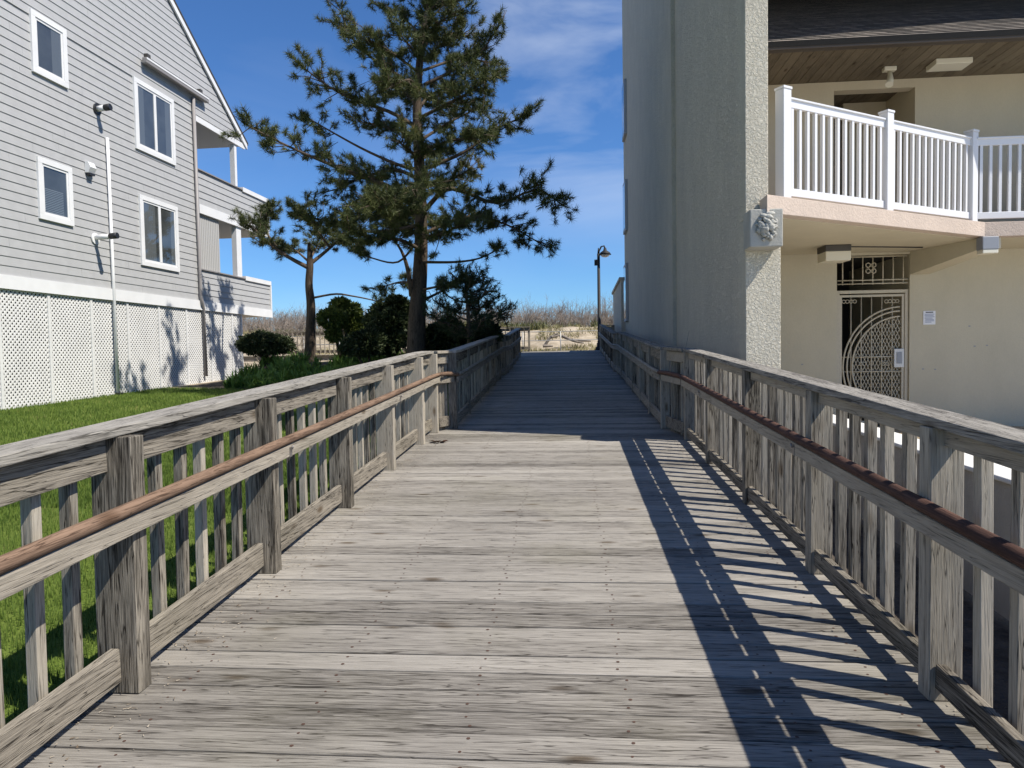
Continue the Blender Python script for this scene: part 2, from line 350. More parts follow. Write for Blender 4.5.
M['needles'] = leafy('pine_needles', (0.024, 0.042, 0.014), (0.135, 0.150, 0.048), (0.24, 0.175, 0.07))
M['needles_dark'] = leafy('dark_pine_needles', (0.014, 0.026, 0.012), (0.05, 0.07, 0.025))
M['shrub'] = leafy('dark_shrub_leaves', (0.014, 0.024, 0.009), (0.065, 0.085, 0.03))
M['topiary'] = leafy('bright_pine_needles', (0.03, 0.055, 0.012), (0.15, 0.18, 0.035))
M['perennial'] = leafy('perennial_leaves', (0.06, 0.13, 0.02), (0.22, 0.34, 0.08), scale=2.0, trans=0.25)
M['grass'] = leafy('lawn_grass', (0.055, 0.10, 0.014), (0.165, 0.235, 0.045), (0.30, 0.27, 0.10), scale=1.5, trans=0.3)
M['scrub_leaf'] = leafy('dune_scrub_leaves', (0.07, 0.09, 0.03), (0.22, 0.21, 0.09), scale=0.5)
M['dunegrass'] = leafy('dune_grass', (0.16, 0.15, 0.06), (0.38, 0.33, 0.17), scale=0.6)
def terrain_mat():
    m, nt, N, L, b = mat('terrain')
    b.inputs['Roughness'].default_value = 0.95; b.inputs['Specular IOR Level'].default_value = 0.1
    tc = N.new('ShaderNodeTexCoord'); at = N.new('ShaderNodeAttribute'); at.attribute_name = 'zone'
    sp = N.new('ShaderNodeSeparateColor'); L.new(at.outputs['Color'], sp.inputs[0])
    def ramp(scale, c1, c2, det=8):
        n = N.new('ShaderNodeTexNoise'); n.inputs['Scale'].default_value = scale; n.inputs['Detail'].default_value = det; n.inputs['Roughness'].default_value = 0.7
        L.new(tc.outputs['Object'], n.inputs['Vector'])
        r = N.new('ShaderNodeValToRGB'); r.color_ramp.elements[0].position = 0.32; r.color_ramp.elements[1].position = 0.68
        r.color_ramp.elements[0].color = (*c1, 1); r.color_ramp.elements[1].color = (*c2, 1)
        L.new(n.outputs['Fac'], r.inputs[0]); return r.outputs[0], n
    lawn, n0 = ramp(3.0, (0.06, 0.10, 0.014), (0.12, 0.175, 0.03))
    dry, _ = ramp(0.7, (0.09, 0.13, 0.02), (0.17, 0.19, 0.05), 5)
    dm = N.new('ShaderNodeMixRGB'); dm.inputs['Fac'].default_value = 0.45; L.new(lawn, dm.inputs['Color1']); L.new(dry, dm.inputs['Color2']); lawn = dm.outputs[0]
    sand, _ = ramp(1.1, (0.22, 0.175, 0.115), (0.52, 0.44, 0.33))
    soil, _ = ramp(6.0, (0.05, 0.04, 0.032), (0.13, 0.11, 0.09))
    m1 = N.new('ShaderNodeMixRGB'); m2 = N.new('ShaderNodeMixRGB')
    L.new(sp.outputs[0], m1.inputs['Fac']); L.new(sand, m1.inputs['Color1']); L.new(lawn, m1.inputs['Color2'])
    L.new(sp.outputs[1], m2.inputs['Fac']); L.new(m1.outputs[0], m2.inputs['Color1']); L.new(soil, m2.inputs['Color2'])
    L.new(m2.outputs[0], b.inputs['Base Color'])
    nb = N.new('ShaderNodeTexNoise'); nb.inputs['Scale'].default_value = 45; nb.inputs['Detail'].default_value = 4
    L.new(tc.outputs['Object'], nb.inputs['Vector'])
    bp = N.new('ShaderNodeBump'); bp.inputs['Strength'].default_value = 0.8; bp.inputs['Distance'].default_value = 0.03
    L.new(nb.outputs['Fac'], bp.inputs['Height']); L.new(bp.outputs[0], b.inputs['Normal'])
    return m
M['terrain'] = terrain_mat()
def shingle_mat():
    m, nt, N, L, b = mat('asphalt_shingles')
    b.inputs['Roughness'].default_value = 0.95
    tc = N.new('ShaderNodeTexCoord'); br = N.new('ShaderNodeTexBrick')
    br.inputs['Scale'].default_value = 1.0; br.inputs['Brick Width'].default_value = 0.32; br.inputs['Row Height'].default_value = 0.14; br.inputs['Mortar Size'].default_value = 0.008
    br.inputs['Color1'].default_value = (0.27, 0.235, 0.205, 1); br.inputs['Color2'].default_value = (0.09, 0.08, 0.072, 1); br.inputs['Mortar'].default_value = (0.02, 0.02, 0.02, 1)
    L.new(tc.outputs['Object'], br.inputs['Vector'])
    n = N.new('ShaderNodeTexNoise'); n.inputs['Scale'].default_value = 90; L.new(tc.outputs['Object'], n.inputs['Vector'])
    mx = N.new('ShaderNodeMixRGB'); mx.blend_type = 'OVERLAY'; mx.inputs['Fac'].default_value = 0.6
    L.new(br.outputs['Color'], mx.inputs['Color1']); L.new(n.outputs['Fac'], mx.inputs['Color2']); L.new(mx.outputs[0], b.inputs['Base Color'])
    bp = N.new('ShaderNodeBump'); bp.inputs['Strength'].default_value = 0.8; bp.inputs['Distance'].default_value = 0.015
    L.new(br.outputs['Fac'], bp.inputs['Height']); bp.invert = True; L.new(bp.outputs[0], b.inputs['Normal'])
    return m
M['shingle'] = shingle_mat()

# ------------------------------------------------------------------ terrain
PROF_Y = [-6, 9.0, 10.2, 18.0, 20.5, 30.0]
PROF_Z = [-0.30, 0.455, 0.485, 0.915, 0.965, 1.60]
def dz(y): return float(np.interp(y, PROF_Y, PROF_Z))
def half(y):       # inner faces of the railings, left and right
    return (np.interp(y, [-6, 9.36, 10.0, 27], [-1.83, -1.83, -1.58, -1.85]), np.interp(y, [-6, 8.6, 9.6, 27], [1.36, 1.36, 1.20, 1.22]))
def vnoise(x, y, s, seed):
    r = np.random.default_rng(seed); T = r.random((64, 64))
    X = x/s; Y = y/s; xi = np.floor(X).astype(int); yi = np.floor(Y).astype(int); fx = X-xi; fy = Y-yi
    fx = fx*fx*(3-2*fx); fy = fy*fy*(3-2*fy)
    a = T[xi % 64, yi % 64]; b = T[(xi+1) % 64, yi % 64]; c = T[xi % 64, (yi+1) % 64]; d = T[(xi+1) % 64, (yi+1) % 64]
    return (a*(1-fx)+b*fx)*(1-fy)+(c*(1-fx)+d*fx)*fy
def ground_z(x, y):
    x = np.asarray(x, float); y = np.asarray(y, float)
    dk = np.interp(y, PROF_Y, PROF_Z)
    near = dk-0.20
    house = np.clip(0.16+0.033*y, -0.2, 0.95)
    t = np.clip((-x-2.0)/9.0, 0, 1); left = near*(1-t)+house*t
    rgt = dk-0.30
    mound = np.clip((y-17.6+0.25*(x+9.0))/2.6, 0, 1); mound = mound*mound*(3-2*mound)
    mound = mound*np.clip((x+10.2)/1.6, 0, 1)
    left = left*(1-mound)+np.maximum(left, 1.36)*mound
    z = np.where(x < -1.9, left, rgt)
    # rise to the beach boardwalk
    k = np.clip((y-22)/7.0, 0, 1); k = k*k*(3-2*k); z = z*(1-k)+1.36*k
    # dune behind the boardwalk
    d = np.clip((y-38)/8.0, 0, 1); d = d*d*(3-2*d)
    fall = np.clip((y-60)/40.0, 0, 1)
    z = z+d*(0.95+0.75*vnoise(x, y, 3.1, 3)+0.35*vnoise(x, y, 1.1, 4))*(1-fall)-fall*2.5
    return z
def lawn_mask(x, y): return (x < -1.7) & (y < 17.6-0.25*(x+9.0))
xs = np.concatenate([np.linspace(-900, -60, 14), np.linspace(-45, -13, 17), np.linspace(-12, 4, 81), np.linspace(5, 45, 21), np.linspace(60, 900, 14)])
ys = np.concatenate([np.linspace(-300, -20, 8), np.linspace(-12, 0, 13), np.linspace(0.25, 36, 144), np.linspace(36.3, 62, 87), np.linspace(66, 110, 12), np.linspace(130, 1500, 12)])
GX, GY = np.meshgrid(xs, ys); GZ = ground_z(GX, GY)
nx, ny = len(xs), len(ys); idx = np.arange(nx*ny).reshape(ny, nx)
F = np.stack([idx[:-1, :-1], idx[:-1, 1:], idx[1:, 1:], idx[1:, :-1]], -1).reshape(-1, 4)
me = np_mesh('ground', np.stack([GX, GY, GZ], -1).reshape(-1, 3), F, M['terrain'])
ca = me.color_attributes.new('zone', 'FLOAT_COLOR', 'POINT')
lawn = lawn_mask(GX, GY).astype(float)
edge = 17.6-0.25*(GX+9.0)
soil = ((GX > -1.95) & (GX < 2.6) & (GY < 28) | ((GX < -1.7) & (GX > -10.5) & (GY >= edge) & (GY < 21.3))).astype(float)
cc = np.stack([lawn, soil, np.zeros_like(lawn), np.ones_like(lawn)], -1).reshape(-1, 4)
ca.data.foreach_set('color', cc.astype(np.float32).ravel())
me.polygons.foreach_set('use_smooth', [True]*len(me.polygons))
g = link('ground', me); tag(g, kind='structure')
# sea beyond the dune
s = MB(); s.add([(-1500, 105, -0.6), (1500, 105, -0.6), (1500, 2600, -0.6), (-1500, 2600, -0.6)], [(0, 1, 2, 3)])
solo('sea', s, simple('sea_water', (0.03, 0.08, 0.12), 0.15), kind='structure')

# lawn blades near the walkway
def blades(n, x0, x1, y0, y1, h, w, zf, mask=None, lean=0.4):
    x = RNG.uniform(x0, x1, n); y = y0+(y1-y0)*RNG.random(n)**1.5
    if mask is not None:
        k = mask(x, y); x, y = x[k], y[k]; n = len(x)
    z = zf(x, y); a = RNG.uniform(0, 2*np.pi, n); hh = h*RNG.uniform(0.5, 1.25, n); ww = w*RNG.uniform(0.7, 1.3, n)
    b = RNG.uniform(0, 2*np.pi, n); l = lean*hh*RNG.random(n)
    dx, dy = np.cos(a)*ww/2, np.sin(a)*ww/2
    v = np.empty((n, 3, 3)); v[:, 0] = np.stack([x-dx, y-dy, z-0.01], -1); v[:, 1] = np.stack([x+dx, y+dy, z-0.01], -1)
    v[:, 2] = np.stack([x+np.cos(b)*l, y+np.sin(b)*l, z+hh], -1)
    return v.reshape(-1, 3), np.arange(3*n).reshape(-1, 3)
V1, F1 = blades(150000, -6.5, -1.9, 0.3, 9.5, 0.05, 0.008, ground_z, lawn_mask)
V2, F2 = blades(110000, -11.2, -1.9, 6.0, 19.5, 0.06, 0.016, ground_z, lawn_mask)
tag(link('lawn_grass', np_mesh('lawn_grass', np.vstack([V1, V2]), np.vstack([F1, F2+len(V1)]), M['grass'])), kind='stuff')

# ------------------------------------------------------------------ boardwalk deck
def build_deck():
    mb = MB(); nails = MB(); y = -3.0; k = 0
    while y < 30.0:
        w = 0.139+random.uniform(-0.002, 0.002); g = random.uniform(0.007, 0.013)
        y1 = min(y+w, 30.0); zz = random.uniform(-0.0025, 0.0025)
        l0, r0 = half(y); l0 -= 0.15+random.uniform(0, .015); r0 += 0.15+random.uniform(0, .015)
        za, zb = dz(y)+zz, dz(y1)+zz; c = 0.004; t = 0.036; tw = random.uniform(-0.002, 0.002)
        v = [(l0,y,za-t),(r0,y,za-t),(r0,y1,zb-t),(l0,y1,zb-t),
             (l0,y,za-c+tw),(r0,y,za-c),(r0,y1,zb-c),(l0,y1,zb-c+tw),
             (l0,y+c,za+tw),(r0,y+c,za),(r0,y1-c,zb),(l0,y1-c,zb+tw)]
        mb.add(v, [(3,2,1,0),(0,1,5,4),(1,2,6,5),(2,3,7,6),(3,0,4,7),(4,5,9,8),(5,6,10,9),(6,7,11,10),(7,4,8,11),(8,9,10,11)])
        if y < 15:
            for nxp in (-1.62, -1.0, -0.40, 0.20, 0.80, 1.22):
                for q in (0.25, 0.75):
                    px = nxp+random.uniform(-0.02, 0.02); py = y+w*q+random.uniform(-0.012, 0.012); rr = random.uniform(0.0045, 0.0085)
                    zc = dz(py)+zz+0.0012+tw*(1-(px-l0)/(r0-l0))
                    nails.add([(px+rr*math.cos(a*math.pi/3), py+rr*math.sin(a*math.pi/3), zc) for a in range(6)], [tuple(range(6))])
        y = y1+g; k += 1
    d = solo('boardwalk', mb, M['deck'], kind='structure')
    n = part('nail_heads', nails, M['nail'], d)
    n['kind'] = 'stuff'
    j = MB()
    for x in (-1.62, -1.0, -0.4, 0.2, 0.8, 1.22):
        for a, b in zip(PROF_Y[:-1], PROF_Y[1:]):
            a = max(a, -3.0)
            j.beam((x, a, dz(a)-0.135), (x, b, dz(b)-0.135), 0.04, 0.18)
    part('joist', j, M['wood_y'], d)
build_deck()
# the beach boardwalk that crosses at the top of the ramp
mb = MB(); x = -40.0
y = 30.01
while y < 38.6:
    mb.box(-45, 45, y, y+0.139, 1.564, 1.60+random.uniform(-.002, .002)); y += 0.145
mb.box(-45, 45, 30.05, 38.5, 1.30, 1.56)
solo('beach_boardwalk', mb, M['deck'], kind='structure')

# ------------------------------------------------------------------ timber railings
def breaks(y0, y1):
    return [y0]+[p for p in PROF_Y if y0+0.05 < p < y1-0.05]+[y1]
def rail_beam(mb, ya, yb, fx, off, w, zc, h):
    """plank following the deck; fx(y) = inner face x, off = centre offset from the face"""
    pts = breaks(ya, yb)
    for a, b in zip(pts[:-1], pts[1:]):
        mb.beam((fx(a)+off, a, dz(a)+zc), (fx(b)+off, b, dz(b)+zc), w, h)
def railing(label, fx, sgn, y0, y1, post_ys, spacing, inner_z, bot_z, hr_mat, group, cap_w=0.165, wide=0.046, pin=0.0, hz=0.757):
    """sgn: +1 when outside is +x, -1 when outside is -x"""
    t = thing('boardwalk_railing', (fx(y0), y0, dz(y0)), label, 'railing', group)
    O = ORIGIN[t.name]
    cp = MB(); rail_beam(cp, y0, y1, fx, sgn*(cap_w/2-0.01), cap_w, 1.075, 0.038)
    tr = MB(); br = MB(); hb = MB()
    P = post_ys
    for a, b in zip(P[:-1], P[1:]):
        rail_beam(tr, a+0.0455, b-0.0455, fx, sgn*0.055, 0.036, sum(inner_z)/2, inner_z[1]-inner_z[0])
        rail_beam(br, a+0.0455, b-0.0455, fx, sgn*0.032, 0.038, sum(bot_z)/2, bot_z[1]-bot_z[0])
    rail_beam(hb, y0+0.02, y1-0.02, fx, -sgn*(pin+0.016), 0.034, hz-0.068, 0.076)
    part('cap_rail', cp, M['wood_cap'], t, 0.004)
    part('top_rail', tr, M['wood_y'], t, 0.003)
    part('bottom_rail', br, M['wood_y'], t, 0.004)
    part('handrail_board', hb, M['wood_y'], t, 0.004)
    hr = MB(); pts = []
    for y in np.arange(y0+0.02, y1, 0.25).tolist()+[y1-0.02]:
        pts.append((fx(y)-sgn*(pin+0.024), y, dz(y)+hz))
    hr.tube(pts, 0.027, 14); h = part('handrail', hr, hr_mat, t)
    # posts: one mesh, copied
    pm = MB(); pm.box(-pin, 0.115, -0.0445, 0.0445, 0.0, 1.052) if sgn > 0 else pm.box(-0.115, pin, -0.0445, 0.0445, 0.0, 1.052)
    pme = pm.mesh('post', M['wood_z'])
    bk = MB(); bx_ = -sgn*(pin+0.034); bk.tube([(bx_+sgn*.01, -0.012, hz-.045), (bx_-sgn*.012, -0.012, hz-.05), (bx_-sgn*.016, -0.012, hz-.03)], 0.007, 6)
    bk.box(bx_-.002, bx_+.002, -0.03, 0.01, hz-.10, hz-.04)
    bkm = bk.mesh('bracket', M['iron'])
    for i, y in enumerate(P):
        p = link('post', pme, t, Vector((fx(y), y, dz(y)))-O, 0.004)
        p.rotation_euler = (random.uniform(-.006, .006), random.uniform(-.004, .004), random.uniform(-.01, .01))
        if i % 2 == 0:
            link('bracket', bkm, t, Vector((fx(y), y+0.16, dz(y)))-O)
    # balusters
    bm = MB(); bm.box(-wide/2, wide/2, -wide/2, wide/2, -0.06, 1.0)
    bme = bm.mesh('baluster', M['wood_z'])
    n = 0
    for a, b in zip(P[:-1], P[1:]):
        m = max(1, round((b-a)/spacing)-1)
        for k in range(1, m+1):
            y = a+(b-a)*k/(m+1)
            ob = link('baluster', bme, t, Vector((fx(y)+sgn*0.1035, y+random.uniform(-.006, .006), dz(y)+0.05+random.uniform(-.02, .015)))-O, 0.003)
            ob.rotation_euler = (random.uniform(-.012, .012), random.uniform(-.006, .006), random.uniform(-.05, .05)); n += 1
    return t
GR = 'weathered timber railings along the boardwalk ramp'
lf = lambda y: float(half(y)[0]); rf = lambda y: float(half(y)[1])
railing('weathered grey timber railing with brown round handrail beside the green lawn', lambda y: -1.83, -1, -1.35, 9.41,
        [-1.30, 0.05, 1.40, 2.75, 4.11, 5.58, 6.99, 8.45, 9.36], 0.20, (0.915, 1.05), (0.052, 0.192), M['wood_br'], GR, pin=0.06, hz=0.778)
railing('weathered grey timber railing casting slatted shadow across the deck, its reddish handrail darkened for shade', lambda y: 1.36, 1, -1.35, 8.66,
        [-1.30, 0.06, 1.42, 2.83, 4.18, 5.70, 7.24, 8.61], 0.20, (0.985, 1.05), (0.055, 0.150), M['wood_red_shade'], GR, cap_w=0.15, pin=0.008)
railing('shaded grey timber railing climbing past the pines to the beach boardwalk', lambda y: float(np.interp(y, [9.8, 27], [-1.58, -1.85])), -1, 9.75, 26.6,
        [9.8]+list(np.linspace(11.3, 26.5, 11)), 0.22, (0.915, 1.05), (0.052, 0.192), M['wood_y'], GR, wide=0.06)
railing('shaded grey timber railing running uphill along the foot of the stucco wall', lambda y: float(np.interp(y, [9.6, 27], [1.20, 1.22])), 1, 9.55, 29.4,
        [9.6]+list(np.linspace(11.1, 29.3, 13)), 0.23, (0.915, 1.05), (0.052, 0.192), M['wood_y'], GR, wide=0.06)
# the short panels where the walkway narrows
def jog(label, p0, p1, sgn, hr0, hr1, hr_mat, nb):
    a = Vector((p0[0], p0[1], 0)); b = Vector((p1[0], p1[1], 0)); d = (b-a).normalized(); nrm = Vector((d.y, -d.x, 0))
    if nrm.x*sgn < 0: nrm = -nrm
    za, zb = dz(p0[1]), dz(p1[1])
    t = thing('railing_return', (p0[0], p0[1], za), label, 'railing', GR)
    def pl(name, off, w, zc, h, ext=0.0, mt='wood_x'):
        m = MB(); m.beam(a-d*ext+nrm*off+Vector((0, 0, za+zc)), b+d*ext+nrm*off+Vector((0, 0, zb+zc)), w, h); part(name, m, M[mt], t, 0.004)
    pl('cap_rail', 0.07, 0.16, 1.0725, 0.038, -0.02); pl('top_rail', 0.05, 0.036, 0.98, 0.13, -0.05); pl('bottom_rail', 0.032, 0.038, 0.122, 0.14, -0.05)
    pl('handrail_board', -0.016, 0.034, 0.689, 0.076, -0.01)
    m = MB(); m.tube([hr0, *[Vector(hr0).lerp(Vector(hr1), q)+Vector((0, 0, 0.01*math.sin(q*math.pi))) for q in (0.2, 0.4, 0.6, 0.8)], hr1], 0.027, 14)
    part('handrail', m, hr_mat, t)
    for k in range(1, nb+1):
        c = a.lerp(b, k/(nb+1))+nrm*0.095; z = za+(zb-za)*k/(nb+1)
        m = MB(); m.box(c.x-0.03, c.x+0.03, c.y-0.02, c.y+0.02, z-0.01, z+1.04); part('baluster', m, M['wood_z'], t, 0.003)
jog('short sunlit return panel joining brown handrail to the narrower ramp by the pines', (-1.80, 9.46), (-1.62, 9.72), -1, (-1.746, 9.39, dz(9.39)+0.778), (-1.556, 9.78, dz(9.78)+0.757), M['wood_br'], 4)
jog('short shaded return panel at the corner of the stucco wall', (1.35, 8.70), (1.22, 9.5), 1, (1.328, 8.64, dz(8.64)+0.757), (1.176, 9.58, dz(9.58)+0.757), M['wood_red_shade'], 5)

# railings of the beach boardwalk
def cross_rail(label, x0, x1, y, z, sp):
    t = thing('boardwalk_railing', ((x0+x1)/2, y, z), label, 'railing', 'railings of the beach boardwalk'); O = ORIGIN[t.name]
    m = MB(); m.box(x0, x1, y-0.07, y+0.07, z+1.02, z+1.06); part('cap_rail', m, M['wood_x'], t, .004)
    m = MB(); m.box(x0, x1, y-0.02, y+0.02, z+0.88, z+1.0); m.box(x0, x1, y-0.02, y+0.02, z+0.10, z+0.22); part('rail', m, M['wood_x'], t)
    pm = MB(); pm.box(-.045, .045, -.045, .045, 0, 1.02); pme = pm.mesh('post', M['wood_z'])
    n = max(1, int(round((x1-x0)/1.6)))
    for k in range(n+1): link('post', pme, t, Vector((x0+.05+(x1-x0-.1)*k/n, y+0.066, z))-O)
    bm = MB(); bm.box(-.02, .02, -.02, .02, .1, 1.0); bme = bm.mesh('baluster', M['wood_z'])
    nb = int((x1-x0)/sp)
    for k in range(nb): link('baluster', bme, t, Vector((x0+sp*(k+.5), y-0.041, z))-O)
cross_rail('sunlit timber railing of the beach boardwalk going left at top of ramp', -13.0, -1.66, 29.85, 1.58, 0.2)
cross_rail('shaded timber railing of the beach boardwalk beside the lamp post', 1.36, 1.86, 29.85, 1.58, 0.13)
t = thing('pipe_fence', (-0.5, 38.75, 1.5), 'thin grey post and rail fence between the beach boardwalk and the dune', 'fence')
for zz in (2.68, 2.20):
    m = MB(); m.tube([(-20, 38.75, zz), (20, 38.75, zz)], 0.020, 8); part('rail', m, M['pipe'], t)
pm = MB(); pm.tube([(0, 0, -0.2), (0, 0, 1.2)], 0.028, 8); pme = pm.mesh('post', M['pipe'])
for k in range(-9, 10): link('post', pme, t, (k*2.05, 0, 0))

# ------------------------------------------------------------------ grey house
az = math.atan(22/710.0)
HO = Vector((-11.3, 0, 0)); HU = Vector((math.sin(az), math.cos(az), 0)); HN = Vector((math.cos(az), -math.sin(az), 0))
def H(u, w, z): return HO+HU*u+HN*w+Vector((0, 0, z))
def hbox(mb, u0, u1, w0, w1, z0, z1):
    return mb.hexa([H(u0,w1,z0), H(u0,w0,z0), H(u1,w0,z0), H(u1,w1,z0), H(u0,w1,z1), H(u0,w0,z1), H(u1,w0,z1), H(u1,w1,z1)][::-1]) if False else \
        mb.hexa([H(u0,w0,z0), H(u0,w1,z0), H(u1,w1,z0), H(u1,w0,z0), H(u0,w0,z1), H(u0,w1,z1), H(u1,w1,z1), H(u1,w0,z1)])
UE = 22.85; RZ = 8.60; RS = 0.683; UR = 13.0; ZR = RZ+(UE-UR)*RS; UL = 2*UR-UE
def rake_u(z): return UE-(z-RZ)/RS
def house():
    t = thing('beach_house', H(16, 0, 0.7), 'light grey clapboard house with white lattice skirt and stacked end balconies', 'house')
    U0 = 4.0; UC = 19.85; c = 0.185
    sd = MB(); z = 3.2
    def course(u0, u1, z0, z1):
        # lap board: thicker at the bottom edge
        sd.hexa([H(u0,0,z0), H(u0,.020,z0), H(u1,.020,z0), H(u1,0,z0), H(u0,0,z1), H(u0,.006,z1), H(u1,.006,z1), H(u1,0,z1)])
    while z < ZR-0.2:
        z1 = z+c
        if z < 8.5: u1 = UC; u0 = U0
        else: u1 = rake_u(z1)-0.02; u0 = max(U0, 2*UR-u1)
        if u1-u0 > 0.1:
            a = u0-random.uniform(0, 3.6)
            while a < u1:   # planks with butt joints
                p, q = max(a, u0), min(a+3.6, u1)
                if q-p > .03: course(p, q-.004, z+random.uniform(-.002, .002), min(z1, 8.5) if z < 8.5 else z1)
                a += 3.6
        z = z1
    part('siding', sd, M['siding'], t)
    bd = MB(); hbox(bd, U0, UC-.03, -9, -0.003, 3.2, 8.5)
    bd.extrude([H(U0,-.003,8.5), H(UE-.02,-.003,8.5), H(UE-.02,-.003,RZ), H(UR,-.003,ZR-.03), H(U0,-.003,RZ+.8)], -HN*8.9)
    part('wall', bd, M['siding'], t)
    # roof planes and rake trim
    rf_ = MB()
    for s in (1, -1):
        a = H(UR, .09, ZR+.02); b = H(UR+s*(UE-UR+.15), .09, RZ-.10+.02)
        a2 = H(UR, .09, ZR+.10); b2 = H(UR+s*(UE-UR+.15), .09, RZ-.10+.10)
        rf_.extrude([a, b, b2, a2], -HN*9.6)
    part('roof', rf_, M['roofing'], t)
    rk = MB()
    a = H(UR, .03, ZR-.15); b = H(UE+.10, .03, RZ-.22); a2 = H(UR, .03, ZR+.018); b2 = H(UE+.10, .03, RZ-.055)
    rk.extrude([a, b, b2, a2], HN*.05); part('rake_board', rk, M['white'], t)
    # bands and balconies
    m = MB(); hbox(m, U0, 24.5, -.02, .05, 2.93, 3.198); part('band_board', m, M['white'], t)
    m = MB(); hbox(m, UC+.12, 24.45, -.02, .05, 5.74, 6.0); part('band_board', m, M['white'], t)
    for zf, nm in ((2.95, 'balcony_floor'), (5.76, 'balcony_floor')):
        m = MB(); hbox(m, UC-.02, 24.42, -9, -.022, zf, zf+.22); part(nm, m, M['soffit_grey'], t)
    m = MB(); hbox(m, UC-.02, UE-.05, -9, .0, 8.44, 8.498); part('balcony_ceiling', m, M['soffit_grey'], t)
    m = MB(); hbox(m, UC, UE, .0, .04, 8.36, 8.52); part('band_board', m, M['white'], t)
    for zb, zt in ((3.2, 4.10), (6.0, 6.98)):
        kw = MB(); zz = zb; n = 5; cc = (zt-zb)/n
        for k in range(n):
            for (u0, u1) in ((UC, 24.42),):
                kw.hexa([H(u0,-.1,zz), H(u0,.024,zz), H(u1,.024,zz), H(u1,-.1,zz), H(u0,-.1,zz+cc), H(u0,.006,zz+cc), H(u1,.006,zz+cc), H(u1,-.1,zz+cc)])
            zz += cc
        hbox(kw, 24.32, 24.42, -9, -.103, zb, zt)
        part('knee_wall', kw, M['siding'], t)
        m = MB(); hbox(m, UC, 22.6, -.13, .06, zt, zt+.035); part('knee_wall_cap', m, M['gutter'], t)
        m = MB(); hbox(m, 22.6, 24.46, -.13, .06, zt-.04, zt+.10); hbox(m, 24.40, 24.48, -.13, .055, zb, zt-.04); part('corner_trim', m, M['white'], t)
    for u0, u1, z0, z1 in ((22.22, 22.36, 7.015, 8.36), (22.17, 22.48, 4.135, 5.74)):
        m = MB(); hbox(m, u0, u1, -.16, .0, z0, z1); part('balcony_post', m, M['white'], t)
    m = MB(); k = 0
    u = 20.08
    while u < 21.15:
        hbox(m, u, u+.046, -.06-.01*(k % 2), -.03-.01*(k % 2), 4.14, 5.73); u += .05; k += 1
    part('sun_shade', m, M['shade'], t)
    # lattice skirt
    bounds = [5.2+1.27*k for k in range(14)]; bounds = [b for b in bounds if b < 22.3]+[22.32]
    for a, b in zip(bounds[:-1], bounds[1:]):
        zb, zt = float(ground_z(-11, (a+b)/2))-.12, 2.93
        lt = MB(); P = .104; hw = .024*1.414
        for sgn, w0 in ((1, -.012), (-1, -.020)):
            q = -(zt-zb)
            while q < (b-a):
                # strip u = a+q + s for sgn>0 with s = z-zb
                s0 = max(0, -q); s1 = min(zt-zb, (b-a)-q)
                if s1-s0 > .02:
                    def uu(s): return (a+q+s) if sgn > 0 else (b-q-s)
                    p0, p1 = H(uu(s0), w0, zb+s0), H(uu(s1), w0, zb+s1)
                    lt.beam(p0, p1, .0075, .036, up=(HU*(-sgn)+Vector((0, 0, 1))))
                q += P
        part('lattice_panel', lt, M['lattice'], t)
        m = MB(); hbox(m, b-.035, b+.035, -.010, .012, zb, 2.928); part('batten', m, M['lattice'], t)
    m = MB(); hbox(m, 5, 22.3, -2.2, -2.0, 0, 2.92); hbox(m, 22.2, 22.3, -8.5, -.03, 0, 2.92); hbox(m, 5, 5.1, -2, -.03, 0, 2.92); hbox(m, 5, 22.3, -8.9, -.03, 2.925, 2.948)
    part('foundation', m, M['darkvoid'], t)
    # windows
    def window(u0, u1, z0, z1, double, blind, curtain=None):
        fr = MB(); f = .115
        for a in ((u0,u1,z0,z0+f),(u0,u1,z1-f,z1),(u0,u0+f,z0+f,z1-f),(u1-f,u1,z0+f,z1-f)): hbox(fr, a[0], a[1], .0, .062, a[2], a[3])
        i0, i1, j0, j1, g = u0+f, u1-f, z0+f, z1-f, .05
        for a in ((i0,i1,j0,j0+g),(i0,i1,j1-g,j1),(i0,i0+g,j0+g,j1-g),(i1-g,i1,j0+g,j1-g)): hbox(fr, a[0], a[1], .0, .045, a[2], a[3])
        fo = part('window', fr, M['white'], t, 0.003)
        if double:
            mm = MB(); c0 = (i0+i1)/2; hbox(mm, c0-.05, c0+.05, .0, .05, j0+g, j1-g); part('mullion', mm, M['white'], fo)
            panes = [(i0+g, c0-.05), (c0+.05, i1-g)]
        else: panes = [(i0+g, i1-g)]
        for a, b in panes:
            p = MB(); p.add([H(a,.040,j0+g), H(b,.040,j0+g), H(b,.040,j1-g), H(a,.040,j1-g)], [(0,1,2,3)]); part('pane', p, M['glass'], fo)
            p = MB(); p.add([H(a,.026,j0+g), H(b,.026,j0+g), H(b,.026,j1-g), H(a,.026,j1-g)], [(0,1,2,3)]); part('room_behind', p, M['room'], fo)
        for a, b in (curtain or []):
            p = MB(); k = 0; w_ = (b-a)/12
            for k in range(12): p.add([H(a+k*w_,.030+.004*(k%2),j0+g), H(a+(k+1)*w_,.030+.004*((k+1)%2),j0+g), H(a+(k+1)*w_,.030+.004*((k+1)%2),j1-g), H(a+k*w_,.030+.004*(k%2),j1-g)], [(0,1,2,3)])
            part('curtain', p, M['curtain'], fo)
        if blind:
            bl = MB(); zz = j0+g+.01
            while zz < j1-g-.45:
                hbox(bl, panes[0][0]+.01, panes[0][1]-.1, .0315, .034, zz, zz+.022); zz += .036
            part('blind', bl, M['blind'], fo)
    window(13.89, 14.88, 7.42, 8.68, False, False, [(14.45, 14.71)])
    window(17.15, 18.85, 6.79, 8.56, True, False, [(17.32, 17.55), (18.45, 18.68)])
